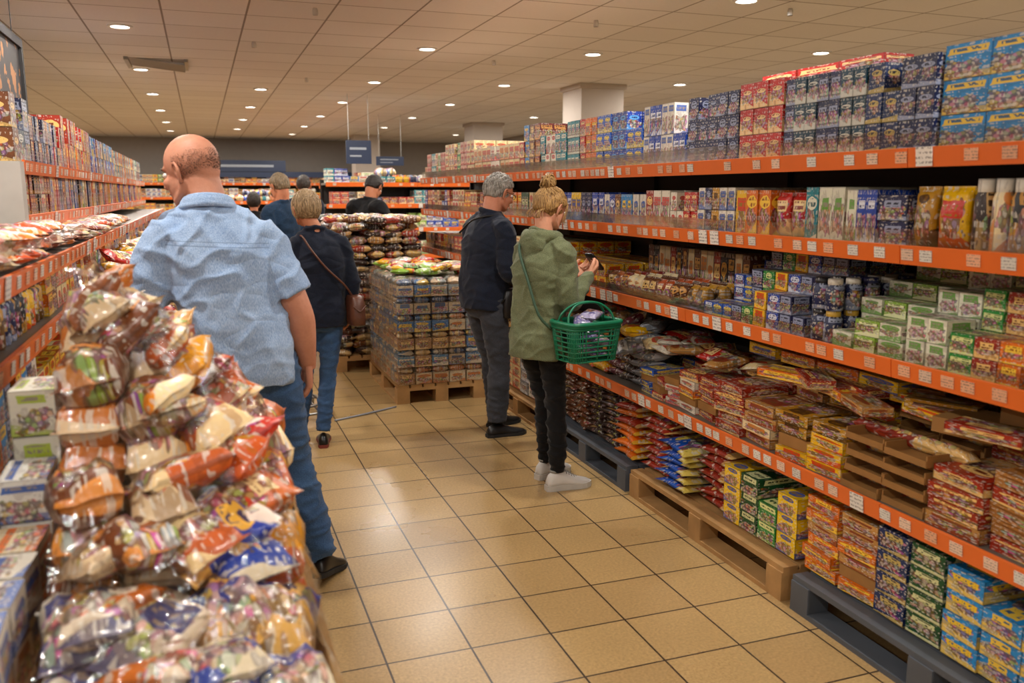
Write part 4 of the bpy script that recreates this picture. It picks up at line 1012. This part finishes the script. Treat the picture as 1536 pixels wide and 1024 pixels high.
# 5 man black jacket behind the stacks
e,Mh,D,Me=person('man_in_black_jacket',(1.72,9.5),50,1.84,J=dict(che=(0,.03,1.28),nek=(0,.06,1.46),head=(0,.13,1.6),elbR=(.25,.05,1.12),wriR=(.16,.3,1.05),elbL=(-.24,.06,1.12),wriL=(-.14,.3,1.05)),
 hpitch=32,skin='b87c5a',top=M_BLACKF,pants=M_DJEANS,shoes=(M_BLACK,M_RUB),vox=.012,sl_r=(.074,.072,.06,.045),hands={'R':((-.2,.9,.1),(-.9,-.1,-.2),(0,0,1)),'L':((.3,.9,.1),(.9,-.1,-.2),(0,0,1))})
hair_shell('dark_hair',e,Mh,hair_mat('dark_brown_hair','241a14','0e0a08'),.45,.1,-.6,thick=.17,amp=.01)
e,Mh,D,Me=person('man_in_blue_jacket',(.74,8.7),-40,1.80,hpitch=15,top=cloth_mat('slate_navy_fabric','24405f','142638',200),pants=M_DJEANS,shoes=(M_BLACK,M_RUB),vox=.014)
hair_shell('fair_hair',e,Mh,hair_mat('fair_grey_hair','9a8464','5c4c38'),.5,.1,-.6,thick=.15,amp=.01)
e,Mh,D,Me=person('man_in_dark_coat',(1.3,11.8),20,1.84,top=M_NAVY,pants=M_DJEANS,shoes=(M_BLACK,M_RUB),vox=.016)
hair_shell('short_dark_hair',e,Mh,hair_mat('brown_hair','3a2c22','1c140e'),.45,.1,-.6,thick=.16,amp=.01)
e,Mh,D,Me=person('person_in_light_blue_shirt',(-.20,9.95),-20,1.70,hpitch=20,top=M_SHIRT,pants=M_JEANS,shoes=(M_BLACK,M_RUB),vox=.014,J=dict(elbL=(-.22,.05,1.12),wriL=(-.15,.3,1.1),elbR=(.24,.05,1.12),wriR=(.2,.3,1.1)),hands={'R':((0,.9,-.2),(0,0,-1),(-1,0,0)),'L':((0,.9,-.2),(0,0,-1),(1,0,0))})
hair_shell('dark_hair',e,Mh,hair_mat('black_hair','2a2220','14100e'),.45,.1,-.7,thick=.16,amp=.01)
e,Mh,D,Me=person('woman_in_dark_top',(.62,11.2),10,1.62,top=M_BLACKF,pants=M_JEANS,shoes=(M_BLACK,M_RUB),vox=.016,female=True)
hair_shell('dark_bob_hair',e,Mh,hair_mat('dark_hair_b','30241c','16100c'),.45,-.3,-.85,thick=.2,amp=.01)
e,Mh,D,Me=person('woman_in_grey_cardigan',(1.25,15.6),-70,1.68,top=cloth_mat('grey_knit','7c7a80','56545a',200),pants=M_NAVY,shoes=(M_BLACK,M_RUB),vox=.018,female=True)
hair_shell('brown_bob_hair',e,Mh,hair_mat('mid_brown_hair','5a4230','2e2018'),.45,-.3,-.85,thick=.2,amp=.01)

pt=Parts()
for k,(cx,cy,rx,ry,z) in enumerate(((.42,6.35,.40,.30,.06),(.42,6.35,.33,.24,.10),(.45,6.3,.24,.16,.14))):
    pt.tube([(cx+rx*math.copysign(abs(math.cos(a))**.6,math.cos(a)),cy+ry*math.copysign(abs(math.sin(a))**.6,math.sin(a)),z) for a in [2*math.pi*i/24 for i in range(25)]],[.010]*25,n=8,sub=1)
for dx in (-.3,-.1,.1,.3): pt.tube([(.42+dx,6.15,.06),(.42+dx*.8,6.35,.12),(.42+dx,6.55,.06)],[.008]*3,n=8)
for dx,dy in ((-.3,-.22),(.3,-.22),(-.3,.22),(.3,.22)): pt.tube([(.42+dx,6.35+dy,.07),(.42+dx,6.35+dy,.02)],[.02,.018],n=10)
pt.build('wire_dolly',M_METAL,None)
pt=Parts(); pt.tube([(.82,6.05,.006),(1.05,6.15,.008),(1.32,6.3,.006)],[.007]*3,n=8); pt.build('packing_strap',pbr('strap_plastic','8c9098',.4),None)

# ---------------------------------------------------------------- camera
cd=bpy.data.cameras.new('camera'); cam=bpy.data.objects.new('camera',cd); COL.objects.link(cam)
cam.location=(0,0,1.63); cam.rotation_euler=(math.radians(90-9.93),0,math.radians(-19.8))
cd.sensor_width=36; cd.lens=30; cd.clip_start=.05
cd.dof.use_dof=True; cd.dof.focus_distance=4.6; cd.dof.aperture_fstop=2.6
scn.camera=cam
